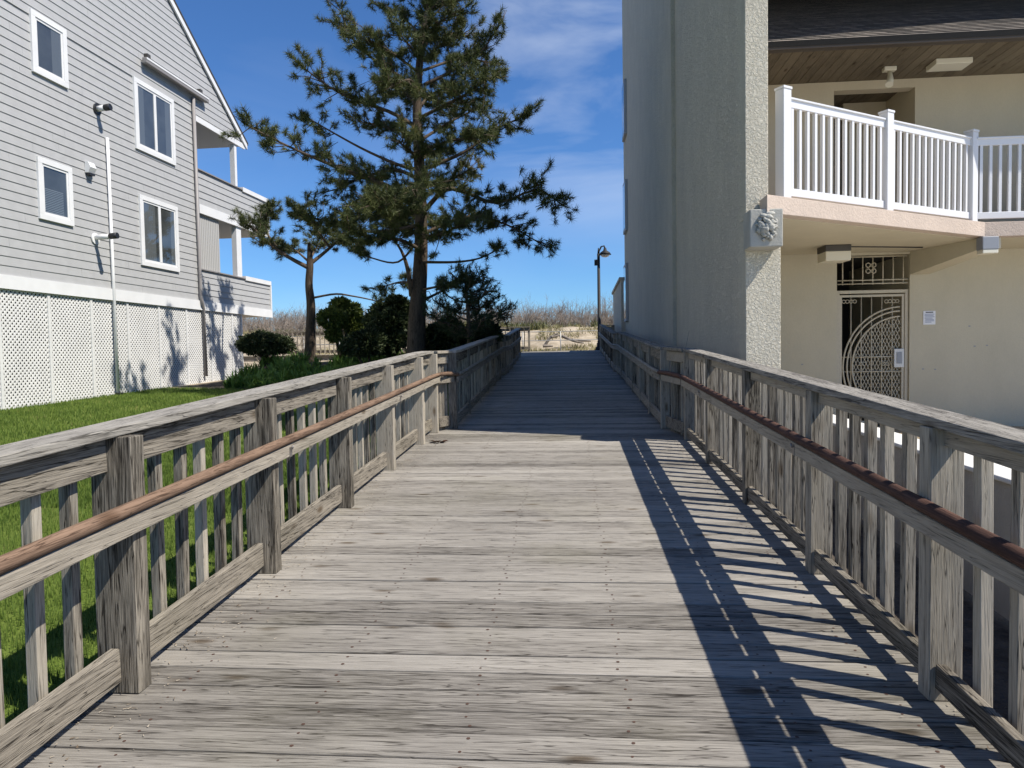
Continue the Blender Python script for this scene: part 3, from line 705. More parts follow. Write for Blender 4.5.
    window(13.9, 14.87, 4.45, 5.72, False, True)
    window(17.2, 18.85, 3.90, 5.67, True, False, [(17.37, 17.85), (18.52, 18.68)])
    # wall fittings
    def wtube(name, path, r, mt, parent=t, n=10): m = MB(); m.tube([H(*p) for p in path], r, n); return part(name, m, mt, parent)
    wtube('conduit', [(16.06,.06,6.72), (16.08,.06,0.62)], .038, M['white'])
    wtube('downspout', [(19.80,.07,8.98), (19.83,.07,3.30), (19.86,.10,3.12), (19.98,.05,2.98), (20.0,.05,1.0)], .05, M['gutter'])
    v = wtube('wall_flue', [(15.80,.02,7.30), (15.80,.22,7.32)], .065, M['white']); wtube('flue_flange', [(15.80,.02,7.30), (15.80,.045,7.30)], .13, M['black'], v); wtube('flue_cap', [(15.80,.22,7.32), (15.80,.36,7.335)], .075, M['black'], v)
    v = wtube('wall_flue', [(15.55,.02,4.32), (15.55,.40,4.34)], .060, M['white']); wtube('flue_cap', [(15.55,.40,4.34), (15.55,.58,4.35)], .07, M['black'], v); wtube('flue_flange', [(15.55,.02,4.30), (15.55,.05,4.30)], .13, M['white'], v)
    m = MB(); m.extrude([H(15.32,.02,5.98), H(15.32,.02,5.74), H(15.32,.10,5.74), H(15.32,.16,5.86), H(15.32,.10,5.98)], HU*.2); v = part('vent_hood', m, M['white'], t)
    m = MB(); hbox(m, 15.34, 15.50, .03, .13, 5.69, 5.738); part('vent_flap', m, M['black'], v)
    m = MB(); hbox(m, 17.5, 20.45, .06, .19, 9.02, 9.17); a = part('awning_cassette', m, M['gutter'], t, .02)
    m = MB(); hbox(m, 17.5, 20.45, .19, .20, 9.11, 9.16); part('valance_bar', m, M['white'], a)
    for u in (17.65, 20.1):
        m = MB(); hbox(m, u, u+.13, .02, .12, 9.19, 9.32); part('bracket', m, M['fixture'], a)
    m = MB(); hbox(m, 16.02, 16.18, .02, .14, .62, .74); part('conduit_foot', m, M['black'], t)
house()

# ------------------------------------------------------------------ stucco building on the right
XL = 2.0; YF = 8.29; YB = 11.5; ZS0, ZS1 = 2.98, 3.18; ZSO = 5.60
def condo():
    t = thing('stucco_condominium', (2.2, 11.5, 0.3), 'grey stucco condominium with tall blank side wall and beige entry under a white railed balcony', 'building')
    m = MB(); m.box(XL, XL+.27, 8.62, 17.5, -.2, 10.5); m.box(XL, XL+.27, 17.5, 25.9, -.2, 14.8); part('side_wall', m, M['stucco'], t)
    m = MB(); m.prism([(XL-.004, YF), (XL+.25, YF), (XL+.25, 8.618), (XL-.004, 8.618)], 2.982, 10.5)
    m.prism([(XL-.004, YF), (XL+.385, YF), (XL+.385, 8.618), (XL-.004, 8.618)], -.2, 2.98)
    part('pillar', m, M['stucco_front'], t, .008)
    m = MB(); m.box(XL-.075, XL-.001, 13.52, 13.62, .5, 10.5); m.box(XL-.012, XL-.001, 13.625, 13.8, .5, 10.5); part('downpipe', m, M['stucco'], t)
    blk = MB(); blk.box(1.972, 2.325, 7.99, 8.288, 2.62, 3.03); b = part('corbel_block', blk, M['stone'], t, .012)
    rl = MB(); random.seed(11)
    for k in range(70):
        a = random.uniform(0, 2*math.pi); q = math.sqrt(random.random())
        x = 2.175+math.cos(a)*q*.095; z = 2.835+math.sin(a)*q*.155
        rl.blob((x-.02, 7.985-.045*(1-q*q), z), random.uniform(.018, .036), 7, 5, (random.uniform(.7, 1.5), .8, random.uniform(.5, 1.1)), .25)
    part('carved_relief', rl, M['stone'], b)
    # raking windows at the far end of the side wall
    for z0, z1 in ((8.8, 10.6), (5.6, 7.3), (2.55, 4.5)):
        m = MB(); m.box(XL-.09, XL-.002, 24.3, 25.3, z0, z1); w = part('window', m, M['soffit_grey'], t, .004)
        m = MB(); m.box(XL-.096, XL-.092, 24.4, 25.2, z0+.1, z1-.1); part('pane', m, M['glass'], w)
    # back wall of the entry level, round the gate opening
    DX0, DX1, DZ0 = 4.16, 5.25, .30
    m = MB(); m.box(2.275, DX0, YB, YB+.2, -.1, ZS0); m.box(DX1, 16, YB, YB+.2, -.1, ZS0); m.box(DX0, DX1, YB, YB+.2, 2.94, ZS0)
    m.box(DX0-.2, DX0-.003, YB+.2, YB+2.6, 0, 2.95); m.box(DX1+.003, DX1+.2, YB+.2, YB+2.6, 0, 2.95)
    part('entry_wall', m, M['beige'], t)
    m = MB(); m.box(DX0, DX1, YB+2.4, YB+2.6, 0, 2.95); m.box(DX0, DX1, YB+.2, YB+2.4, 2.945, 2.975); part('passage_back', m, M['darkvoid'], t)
    m = MB(); m.box(2.28, 16, 11.72, 25.85, -.1, 2.9); m2 = MB()
    # upper wall round the recess
    m = MB(); m.box(2.275, 4.11, YB, YB+.2, ZS1, ZSO); m.box(5.31, 16, YB, YB+.2, ZS1, ZSO); m.box(4.11, 5.31, YB, YB+.2, 5.47, ZSO)
    m.box(4.0, 4.107, YB+.2, YB+1.6, ZS1, ZSO); m.box(5.313, 5.45, YB+.2, YB+1.6, ZS1, ZSO); m.box(4.62, 5.31, YB+1.0, YB+1.2, ZS1, ZSO)
    part('upper_wall', m, M['beige_up'], t)
    m = MB(); m.box(4.11, 4.62, YB+1.5, YB+1.6, ZS1, ZSO); part('recess_dark_panel', m, M['fixture'], t)  # dark panel closing the left part of the recess
    # balcony slab with its angled front
    poly = [(2.15, 7.97), (5.64, 10.22), (16, 10.22), (16, YB), (2.275, YB), (2.275, 8.28), (2.15, 8.28)]
    m = MB(); m.prism(poly, ZS0+.004, ZS1); part('balcony_slab', m, M['slab'], t, .006)
    m = MB(); m.prism([(2.40, 8.30), (5.60, 10.36), (15.9, 10.36), (15.9, YB-.01), (2.40, YB-.01)], ZS0-.004, ZS0+.003); part('balcony_ceiling', m, M['ceil'], t)
    m = MB(); m.prism([(2.68, 8.32), (4.9, 9.35), (7.5, 10.2), (16, 10.22), (16, 17.19), (2.68, 17.19)], 8.6, 8.8); part('roof_shade_slab', m, M['slab'], t)  # unseen slab, added and shaped to throw shade on the roof below
    m = MB()
    v = [(5.25, YB-.005, 2.62), (5.53, YB-.005, 2.62), (5.88, 10.27, 2.83), (5.62, 10.27, 2.83), (5.25, YB-.005, ZS0-.006), (5.53, YB-.005, ZS0-.006), (5.88, 10.27, ZS0-.006), (5.62, 10.27, ZS0-.006)]
    m.hexa(v); part('bracket_beam', m, M['ceil'], t)
    m = MB(); m.tube([(3.72, 10.62, ZS0-.012), (5.2, 11.0, ZS0-.012)], .012, 6); part('conduit', m, M['fixture'], t)
    # roof over the balcony
    m = MB(); x = 2.28
    while x < 15.9: m.box(x, x+.135, 10.12, YB+1.6, ZSO+.001, ZSO+.018); x += .142
    part('soffit', m, M['soffit_wood'], t)
    m = MB(); m.box(2.28, 16, 10.45, 13.2, ZSO+.022, ZSO+.05); part('soffit_backing', m, M['darkvoid'], t)
    m = MB(); m.box(2.28, 16, 9.99, 10.115, ZSO-.075, ZSO-.005); part('gutter', m, simple('charcoal_gutter', (.06, .048, .038), .6), t, .01)
    L = 8.3; a = math.atan(.577)
    rm = MB(); rm.box(0, 13.72, 0, L, -.06, 0)
    for k in range(60): rm.hexa([(0,k*.14,.001), (13.72,k*.14,.001), (13.72,k*.14+.15,.001), (0,k*.14+.15,.001), (0,k*.14,.016), (13.72,k*.14,.016), (13.72,k*.14+.15,.004), (0,k*.14+.15,.004)])
    o = link('roof', rm.mesh('roof', M['shingle']), t, Vector((2.28, 9.95, 5.605))-ORIGIN[t.name]); o.rotation_euler = (a, 0, 0)
    m = MB(); m.box(2.28, 16, 17.2, 25.88, 3.2, 14.6); m.box(2.28, 16, 11.75, 17.19, 5.7, 5.9); m.box(15.7, 16, 11.72, 17.1, 0, 5.6); part('upper_storeys', m, M['stucco'], t)
    # white balcony railing
    rr = [Vector((2.455, 8.43, 0)), Vector((4.01, 9.43, 0)), Vector((5.56, 10.42, 0)), Vector((8.2, 10.42, 0)), Vector((10.9, 10.42, 0)), Vector((13.6, 10.42, 0))]
    R_ = None
    tr = MB(); bmz = MB()
    for a_, b_ in zip(rr[:-1], rr[1:]):
        d = (b_-a_).normalized(); a2, b2 = a_+d*.06, b_-d*.06
        tr.beam(a2+Vector((0,0,4.30)), b2+Vector((0,0,4.30)), .05, .09); tr.beam(a2+Vector((0,0,4.355)), b2+Vector((0,0,4.355)), .085, .022)
    R_ = part('balcony_railing', tr, M['vinyl'], t, .004)
    for a_, b_ in zip(rr[:-1], rr[1:]):
        d = (b_-a_).normalized(); a2, b2 = a_+d*.06, b_-d*.06
        bmz.beam(a2+Vector((0,0,3.30)), b2+Vector((0,0,3.30)), .05, .09)
    part('bottom_rail', bmz, M['vinyl'], R_, .004)
    pm = MB(); pm.box(-.062, .062, -.062, .062, ZS1, 4.44); pm.box(-.070, .070, -.070, .070, 4.441, 4.47)
    pme = pm.mesh('railing_post', M['vinyl'])
    bm = MB(); bm.box(-.019, .019, -.019, .019, 3.345, 4.255); bme = bm.mesh('railing_baluster', M['vinyl'])
    off = ORIGIN[t.name]; ang = math.atan2(rr[2].y-rr[0].y, rr[2].x-rr[0].x)
    for i, p in enumerate(rr):
        o = link('railing_post', pme, R_, p-off, .004); o.rotation_euler.z = ang if i < 3 else 0
    for i, (a_, b_) in enumerate(zip(rr[:-1], rr[1:])):
        n = 14
        if i >= 2: n = 21
        for k in range(1, n):
            o = link('railing_baluster', bme, R_, a_.lerp(b_, k/n)-off); o.rotation_euler.z = ang if i < 2 else 0
    # security gate in the opening
    Y = YB+.06; gz0, gz1 = .32, 2.40
    fr = MB()
    for q in ((DX0+.005, DX0+.055, gz0, gz1), (DX1-.055, DX1-.005, gz0, gz1), (DX0+.055, DX1-.055, gz1-.05, gz1)): fr.box(q[0], q[1], Y-.03, Y+.04, q[2], q[3])
    gt = part('security_gate', fr, M['gate'], t, .004)
    x0, x1 = DX0+.06, DX1-.06
    br = MB()
    for q in ((x0, x0+.035, gz0, gz1-.07), (x1-.035, x1, gz0, gz1-.07), (x0+.035, x1-.035, gz1-.105, gz1-.07), (x0+.035, x1-.035, gz0, gz0+.035)): br.box(q[0], q[1], Y-.015, Y+.015, q[2], q[3])
    for k in range(1, 6):
        x = x0+.02+(x1-x0-.04)*k/6; br.tube([(x, Y, gz0+.03), (x, Y, gz1-.10)], .009, 6)
    for zz in (1.36, 1.13): br.tube([(x0+.03, Y-.004, zz), (x1-.03, Y-.004, zz)], .010, 6)
    part('bars', br, M['gate'], gt)
    arc = MB(); cx, cz = x1-.04, 1.20
    for r in (.88, .82, .74):
        pts = []
        for k in range(41):
            th = math.radians(92+176*k/40); px, pz = cx+math.cos(th)*r, cz+math.sin(th)*r*1.06
            if pz > gz0+.03: pts.append((px, Y-.016, pz))
        arc.tube(pts, .014, 6)
    part('arc_bars', arc, M['gate'], gt)
    ms = MB(); r = .73
    for sg in (1, -1):
        for k in range(-20, 40):
            pts = []
            for j in range(60):
                zz = gz0+.05+j*.028; xx = cx-.75+k*.052+sg*(zz-1.2)*.45
                if (xx-cx)**2+((zz-cz)/1.06)**2 < r*r and xx < cx-.0 and zz < gz1-.11: pts.append((xx, Y+.012+.003*sg, zz))
            if len(pts) > 1: ms.beam(pts[0], pts[-1], .004, .008, up=(1, 0, 0))
    part('mesh_screen', ms, M['gate'], gt)
    sc = MB()
    def ring(cx_, cz_, r_): sc.tube([(cx_+math.cos(a)*r_, Y-.012, cz_+math.sin(a)*r_) for a in np.linspace(0, 2*math.pi, 13)], .006, 5, cap=False)
    for cx_, cz_ in ((x1-.13, 2.22), (x1-.24, 2.22), (x0+.09, 2.23), (x0+.20, 2.23), (x1-.28, 1.25), (x1-.62, 1.25)): ring(cx_-.027, cz_, .026); ring(cx_+.027, cz_, .026)
    part('scrolls', sc, M['gate'], gt)
    lk = MB(); lk.box(x1-.16, x1-.01, Y-.05, Y-.018, 1.19, 1.48); l = part('lock_box', lk, simple('pale_lock_metal', (.55, .54, .52), .4, .2), gt, .006)
    lk = MB(); lk.box(x1-.125, x1-.045, Y-.058, Y-.051, 1.25, 1.43); part('keypad', lk, M['greymetal'], l, .004)
    # transom grille above the gate
    g = MB()
    for zz in (2.915, 2.555, 2.50): g.tube([(DX0+.02, Y-.03, zz), (DX1-.02, Y-.03, zz)], .010, 6)
    for k in range(7):
        x = DX0+.10+(DX1-DX0-.18)*k/6; g.tube([(x, Y-.02, 2.485), (x, Y-.02, 2.93)], .009, 6)
    for dx in (-.042, .042):
        for dzz in (-.045, .045): g.tube([(DX0+.52+dx+math.cos(a)*.034, Y-.035, 2.74+dzz+math.sin(a)*.034) for a in np.linspace(0, 2*math.pi, 13)], .0085, 5, cap=False)
    part('transom_grille', g, M['gate'], t)
    m = MB()
    for x_, z_ in ((6.12, 1.80), (6.20, 1.49), (6.38, 1.50), (5.44, 1.15), (5.62, 1.14), (3.62, 1.25)): m.box(x_, x_+.03, YB-.004, YB-.001, z_, z_+.018)
    part('wall_plugs', m, M['greymetal'], t)
    return t
condo()
# fittings on that building
def fixture(name, label, boxes, cat='light', group=None):
    first = boxes[0][0]; t = thing(name, ((first[0]+first[1])/2, (first[2]+first[3])/2, first[5]), label, cat, group)
    for b, nm, mt in boxes:
        m = MB(); m.box(*b); part(nm, m, mt, t, .008)
fixture('ceiling_light', 'boxy ceiling light with dark rim and cream lens in front of the gate', [((3.64, 4.0, 10.5, 10.85, 2.885, 2.973), 'rim', M['fixture']), ((3.645, 3.995, 10.505, 10.845, 2.75, 2.884), 'lens', M['lens'])])
fixture('wall_light', 'small grey box light on the end of the bracket beam under balcony corner', [((5.55, 5.76, 10.10, 10.262, 2.80, 2.97), 'housing', M['greymetal']), ((5.555, 5.755, 10.105, 10.255, 2.745, 2.799), 'lens', M['lens'])])
fixture('soffit_light', 'flat cream ceiling light on the brown board soffit', [((5.25, 5.75, 10.75, 11.05, 5.52, 5.598), 'lens', M['lens'])])
t = thing('security_light', (4.72, 11.0, 5.59), 'cream bracket floodlight hanging from the brown board soffit', 'light')
m = MB(); m.box(4.63, 4.80, 10.95, 11.05, 5.54, 5.598); part('base', m, M['lens'], t, .006)
m = MB(); m.tube([(4.72, 11.0, 5.54), (4.72, 10.98, 5.42), (4.68, 10.92, 5.32)], [.03, .045, .055], 8); part('lamp_head', m, M['lens'], t)
t = thing('notice_sign', (5.54, YB-.006, 1.95), 'small white printed notice on the beige wall right of the gate', 'sign')
m = MB(); m.box(5.45, 5.63, YB-.010, YB-.002, 1.845, 2.055); part('board', m, M['sign'], t)
m = MB(); m.box(5.485, 5.595, YB-.0125, YB-.0105, 2.025, 2.042); part('heading', m, M['ink_dark'], t)
m = MB()
for k, (a, b) in enumerate(((5.47, 5.612), (5.468, 5.60), (5.472, 5.615), (5.468, 5.585), (5.48, 5.605), (5.47, 5.61), (5.475, 5.57))): m.box(a, b, YB-.0125, YB-.0105, 2.0-k*.0205, 2.009-k*.0205)
part('print', m, M['ink'], t)

# retaining wall and courtyard right of the walkway
m = MB(); m.hexa([(2.5,-4,-.6),(2.73,-4,-.6),(2.73,7.9,-.6),(2.5,7.9,-.6),(2.5,-4,.54),(2.73,-4,.54),(2.73,7.9,.78),(2.5,7.9,.78)])
t = thing('retaining_wall', (2.67, 2, -.1), 'low rendered retaining wall with pale concrete top beyond the right railing', 'wall')
part('wall_body', m, M['blockwall'], t)
m = MB(); m.hexa([(2.48,-4,.542),(2.75,-4,.542),(2.75,7.92,.782),(2.48,7.92,.782),(2.48,-4,.575),(2.75,-4,.575),(2.75,7.92,.815),(2.48,7.92,.815)]); part('coping', m, M['concrete'], t, .01)
m = MB(); m.box(2.735, 60, -40, 11.49, -.2, .12); solo('courtyard_paving', m, M['concrete'], kind='structure')
# low end wall beyond the tower
m = MB(); m.extrude([(1.86, 25.95, 1.0), (1.86, 30.6, 1.0), (1.86, 30.6, 3.95), (1.86, 25.95, 4.1)], (.3, 0, 0)); t = thing('end_wall', (2.0, 28, 1.2), 'low stucco wall with sloping coping past the far end of the tall side wall', 'wall')
part('wall_body', m, M['stucco'], t)
m = MB(); m.extrude([(1.80, 25.95, 4.102), (1.80, 30.66, 3.952), (1.80, 30.66, 4.05), (1.80, 25.95, 4.2)], (.42, 0, 0)); part('coping', m, M['stucco'], t)

# ------------------------------------------------------------------ street lamp
t = thing('street_lamp', (1.27, 31.0, 1.6), 'black street lamp with hooked arm at the top of the ramp', 'street lamp')
m = MB(); m.tube([(1.28, 31, 1.6), (1.28, 31, 1.9), (1.28, 31, 1.95), (1.28, 31, 5.75)], [.12, .12, .075, .060], 12); part('pole', m, M['lampblack'], t)
m = MB(); m.tube([(1.28, 31, 1.6), (1.28, 31, 1.75)], [.2, .16], 12); m.blob((1.28, 31, 1.98), .10, 10, 6, (1, 1, .5)); part('base', m, M['lampblack'], t)
m = MB(); m.tube([(1.28, 31, 5.5), (1.30, 31, 5.85), (1.40, 31, 6.05), (1.52, 31, 6.08), (1.56, 31, 5.95)], .035, 8); m.tube([(1.28, 31, 5.75), (1.28, 31, 6.0)], [.05, .02], 8); part('arm', m, M['lampblack'], t)
m = MB(); m.tube([(1.56, 31, 6.0), (1.56, 31, 5.88), (1.56, 31, 5.80), (1.56, 31, 5.70)], [.05, .08, .20, .27], 14); part('lamp_shade', m, M['lampblack'], t)
m = MB(); m.blob((1.56, 31, 5.69), .19, 12, 8, (1, 1, .55)); part('globe', m, M['lampglass'], t)
m = MB(); m.box(1.10, 1.23, 30.94, 31.06, 5.25, 5.50); part('control_box', m, M['lampblack'], t, .01)

# ------------------------------------------------------------------ trees and shrubs
def at(x, y, Y):
    r = R @ Vector(((x-512)/710, (y-384)/710, 1.0)); k = Y/r.y
    return Vector((r.x*k, Y, EYE+r.z*k))
def bez(pts, n):
    P = np.array([list(p) for p in pts]); s = np.linspace(0, len(P)-1, n); out = []
    for q in s:
        i = min(int(q), len(P)-2); f = q-i
        p0 = P[max(i-1, 0)]; p1 = P[i]; p2 = P[i+1]; p3 = P[min(i+2, len(P)-1)]
        out.append(.5*((2*p1)+(-p0+p2)*f+(2*p0-5*p1+4*p2-p3)*f*f+(-p0+3*p1-3*p2+p3)*f**3))
    return np.array(out)
def needle_mesh(C, D, n, length, width):
    """sprays of n needles at points C pointing about directions D"""
    C = np.asarray(C); D = np.asarray(D); m = len(C)
    c = np.repeat(C, n, 0); d = np.repeat(D, n, 0)
    d = d/np.linalg.norm(d, axis=1, keepdims=True)
    dr = d*0.50+RNG.normal(0, .60, (m*n, 3)); dr /= np.linalg.norm(dr, axis=1, keepdims=True)
    base = c+d*RNG.uniform(-.10, .05, (m*n, 1)); ln = length*RNG.uniform(.6, 1.15, (m*n, 1))
    sd = np.cross(dr, RNG.normal(0, 1, (m*n, 3))); sd /= np.linalg.norm(sd, axis=1, keepdims=True)
    w = width*RNG.uniform(.7, 1.2, (m*n, 1))
    V = np.stack([base-sd*w/2, base+sd*w/2, base+dr*ln], 1).reshape(-1, 3)
    return V, np.arange(len(V)).reshape(-1, 3)
def pine(t, trunk, tr, branches, needles, tuft_r, n_needles=26, length=.13, width=.010, extra=0, droop=0.0):
    """trunk: points + radii; branches: (path points, base radius, foliage start 0..1, tufts per metre, spread)"""
    bm = MB(); tp = bez(trunk, 26); bm.tube(tp, np.interp(np.linspace(0, 1, 26), np.linspace(0, 1, len(tr)), tr), 12)
    part('trunk', bm, M['bark'], t)
    lb = MB(); C = []; D = []
    for path, r0, fs, dens, spread in branches:
        p = bez(path, 16); L = np.linalg.norm(np.diff(p, axis=0), axis=1).sum()
        lb.tube(p, np.linspace(r0, .012, 16), 7)
        nsub = max(2, int(L*(1-fs)*dens))
        for k in range(nsub):
            f = fs+(1-fs)*(k+RNG.random())/nsub; q = f*15; i = min(int(q), 14); c = p[i]+(p[i+1]-p[i])*(q-i)
            ax = (p[i+1]-p[i]); ax = ax/np.linalg.norm(ax)
            s = spread*(.45+.9*math.sin(math.pi*min(1, .15+.75*(1-f)+.2)))
            v = ax*RNG.uniform(.1, .9)+RNG.normal(0, .6, 3)*np.array([1, 1, .55]); v[2] += .12-droop; v /= np.linalg.norm(v)
            e = c+v*s*RNG.uniform(.5, 1.15)
            mid = (c+e)/2+RNG.normal(0, .04, 3)
            lb.tube([c, mid, e], [.013, .009, .005], 4)
            for j in range(int(RNG.integers(3, 5))):
                g = RNG.uniform(.35, 1.05); pt = c+(e-c)*g+RNG.normal(0, tuft_r, 3)*np.array([1, 1, .8]); dd = v+RNG.normal(0, .45, 3); dd[2] += .35
                C.append(pt); D.append(dd)
                if j < 2: lb.tube([c+(e-c)*g*.85, pt], [.007, .004], 3)
    part('limbs', lb, M['bark'], t)
    V, Fc = needle_mesh(C, D, n_needles, length, width)
    me = np_mesh('crown', V-np.array(ORIGIN[t.name]), Fc, needles); link('crown', me, t)
def leaf_mass(t, centres, n, size, mt, name='foliage'):
    """small leaves filling the outer shell of a set of ellipsoids"""
    Vs = []; tot = sum(c[1][0]*c[1][2] for c in centres)
    for c, r in centres:
        k = int(n*r[0]*r[2]/tot); d = RNG.normal(0, 1, (k, 3)); d /= np.linalg.norm(d, axis=1, keepdims=True)
        rad = RNG.uniform(.45, 1.18, (k, 1))**.6
        ph = .82+.36*vnoise(d[:, 0]*3+7*len(Vs), d[:, 2]*3+d[:, 1]*2, .8, 9)[:, None]
        p = np.array(c)+d*rad*ph*np.array(r)
        a = d+RNG.normal(0, .7, (k, 3)); a /= np.linalg.norm(a, axis=1, keepdims=True)
        b = np.cross(a, RNG.normal(0, 1, (k, 3))); b /= np.linalg.norm(b, axis=1, keepdims=True)
        s = size*RNG.uniform(.6, 1.3, (k, 1))
        Vs.append(np.stack([p-b*s*.32, p+b*s*.32, p+a*s], 1).reshape(-1, 3))
    V = np.vstack(Vs)
    link(name, np_mesh(name, V-np.array(ORIGIN[t.name]), np.arange(len(V)).reshape(-1, 3), mt), t)

YP = 16.0
def main_pine():
    g = at(415, 352, YP); gz = float(ground_z(g.x, YP))
    t = thing('pine_tree', (g.x, YP, gz), 'tall sparse pine with spreading irregular limbs behind the bend in the railing', 'tree', 'pines in the planting bed')
    A = lambda x, y, dy=0.0: at(x, y, YP+dy)
    trunk = [Vector((g.x-.02, YP, gz-.1)), A(417, 320), A(421, 250, .1), A(420, 180, 0), A(417, 110, -.1), A(421, 50, 0), A(430, 0, .1), A(433, -22, 0)]
    tr = [.27, .20, .155, .13, .10, .08, .06, .025]
    B = []
    def b(pts, r=.06, fs=.3, dens=17, sp=.55): dens *= 0.92; B.append(([A(*p) for p in pts], r, fs, dens, sp))
    b([(420, 205, .0), (385, 185, -.4), (342, 169, -.7), (294, 149, -.9), (250, 127, -1.0)], .07, .28, 17, .5)
    b([(419, 170, 0), (399, 165, .3), (365, 150, .7), (332, 132, .9), (303, 115, 1.0)], .045, .72, 12, .3)
    b([(418, 128, 0), (390, 112, -.3), (355, 100, -.5), (328, 86, -.6), (304, 68, -.7)], .05, .3, 17, .5)
    b([(420, 92, 0), (398, 75, .2), (372, 58, .4), (350, 34, .5), (339, 6, .5)], .045, .25, 16, .45)
    b([(425, 40, 0), (408, 22, .2), (390, 8, .3)], .03, .2, 18, .4)
    b([(424, 85, 0), (450, 72, .1), (478, 55, .2), (497, 29, .3)], .045, .25, 16, .42)
    b([(420, 118, 0), (445, 105, -.4), (470, 92, -.8), (485, 78, -1.0)], .045, .2, 24, .6)
    b([(421, 140, 0), (450, 122, .6), (478, 108, .9)], .04, .3, 18, .5)
    b([(422, 170, 0), (464, 152, .2), (494, 130, .4), (525, 116, .5)], .05, .35, 16, .42)
    b([(421, 215, 0), (445, 190, -.3), (467, 193, -.5), (497, 203, -.7), (535, 190, -.8), (556, 200, -.8)], .06, .32, 18, .5)
    b([(421, 235, 0), (467, 217, .4), (505, 224, .7), (541, 244, .9)], .05, .35, 17, .45)
    b([(420, 262, 0), (455, 262, -.2), (480, 258, -.4), (502, 247, -.5)], .035, .7, 10, .25)
    b([(421, 225, 0), (375, 232, .2), (332, 222, .4), (300, 216, .4)], .05, .4, 16, .45)
    b([(420, 190, 0), (392, 195, .9), (365, 203, 1.5)], .05, .15, 26, .7)
    b([(420, 165, 0), (410, 150, -.6), (398, 142, -1.1)], .04, .25, 24, .55)
    b([(421, 160, 0), (432, 152, .6), (442, 148, 1.2)], .04, .25, 24, .55)
    b([(420, 195, 0), (425, 185, -1.0), (415, 190, -1.9)], .05, .25, 22, .6)
    b([(420, 210, 0), (440, 225, 1.0), (470, 215, 2.0)], .05, .25, 18, .6)
    b([(420, 215, 0), (400, 215, 1.2), (370, 215, 2.2)], .05, .25, 18, .6)
    b([(420, 205, 0), (398, 212, -1.2), (372, 205, -2.2)], .05, .3, 20, .55)
    b([(419, 110, 0), (430, 95, 1.0), (455, 85, 1.8)], .04, .25, 20, .55)
    b([(419, 110, 0), (405, 92, 1.0), (385, 85, 1.8)], .04, .25, 18, .55)
    b([(419, 100, 0), (410, 80, -1.0), (385, 90, -1.7)], .04, .25, 18, .5)
    b([(426, 40, 0), (440, 22, -.3), (462, 10, -.5)], .03, .1, 22, .45)
    b([(426, 45, 0), (430, 22, .5), (446, 2, .9)], .03, .1, 22, .5)
    b([(424, 60, 0), (440, 45, .7), (462, 35, 1.2)], .03, .1, 24, .5)
    b([(423, 60, 0), (412, 48, -.7), (400, 35, -1.1)], .03, .15, 22, .5)
    b([(430, 10, 0), (442, -2, 0), (456, -14, 0)], .03, .1, 22, .42)
    b([(430, 10, 0), (420, -4, 0), (408, -14, .4)], .03, .1, 22, .42)
    b([(431, -8, 0), (433, -18, 0), (434, -26, 0)], .03, .0, 30, .35)
    b([(421, 250, 0), (400, 240, -.8), (372, 238, -1.4), (350, 232, -1.8)], .05, .3, 18, .5)
    b([(421, 240, 0), (405, 225, 1.0), (385, 222, 1.8)], .05, .2, 20, .6)
    b([(421, 238, 0), (438, 235, -.9), (455, 228, -1.6)], .05, .25, 20, .55)
    b([(421, 200, 0), (450, 180, .8), (468, 172, 1.4)], .05, .25, 20, .55)
    b([(420, 180, 0), (395, 170, .4), (362, 178, .9), (335, 190, 1.2)], .05, .3, 18, .55)
    b([(421, 150, 0), (455, 140, -.9), (482, 138, -1.5)], .045, .25, 18, .5)
    b([(419, 135, 0), (385, 128, 1.0), (362, 122, 1.6)], .04, .3, 18, .5)
    b([(422, 75, 0), (388, 50, -.8), (368, 40, -1.2)], .035, .3, 18, .45)
    b([(424, 70, 0), (462, 58, .9), (484, 62, 1.3)], .035, .25, 20, .5)
    b([(421, 290, 0), (440, 286, -.5), (458, 282, -.9)], .035, .4, 16, .4)
    b([(420, 285, 0), (402, 282, .4), (385, 286, .7)], .035, .4, 16, .4)
    # lower limbs
    b([(412, 296, 0), (408, 270, -.2), (401, 250, -.3), (390, 236, -.4)], .07, .7, 14, .4)
    b([(424, 300, 0), (440, 292, .3), (462, 280, .5)], .04, .75, 12, .3)
    b([(418, 240, 0), (398, 262, .6), (372, 258, 1.0), (358, 252, 1.1)], .03, .75, 10, .25)
    pine(t, trunk, tr, B, M['needles'], .055, 64, .16, .0115)
main_pine()
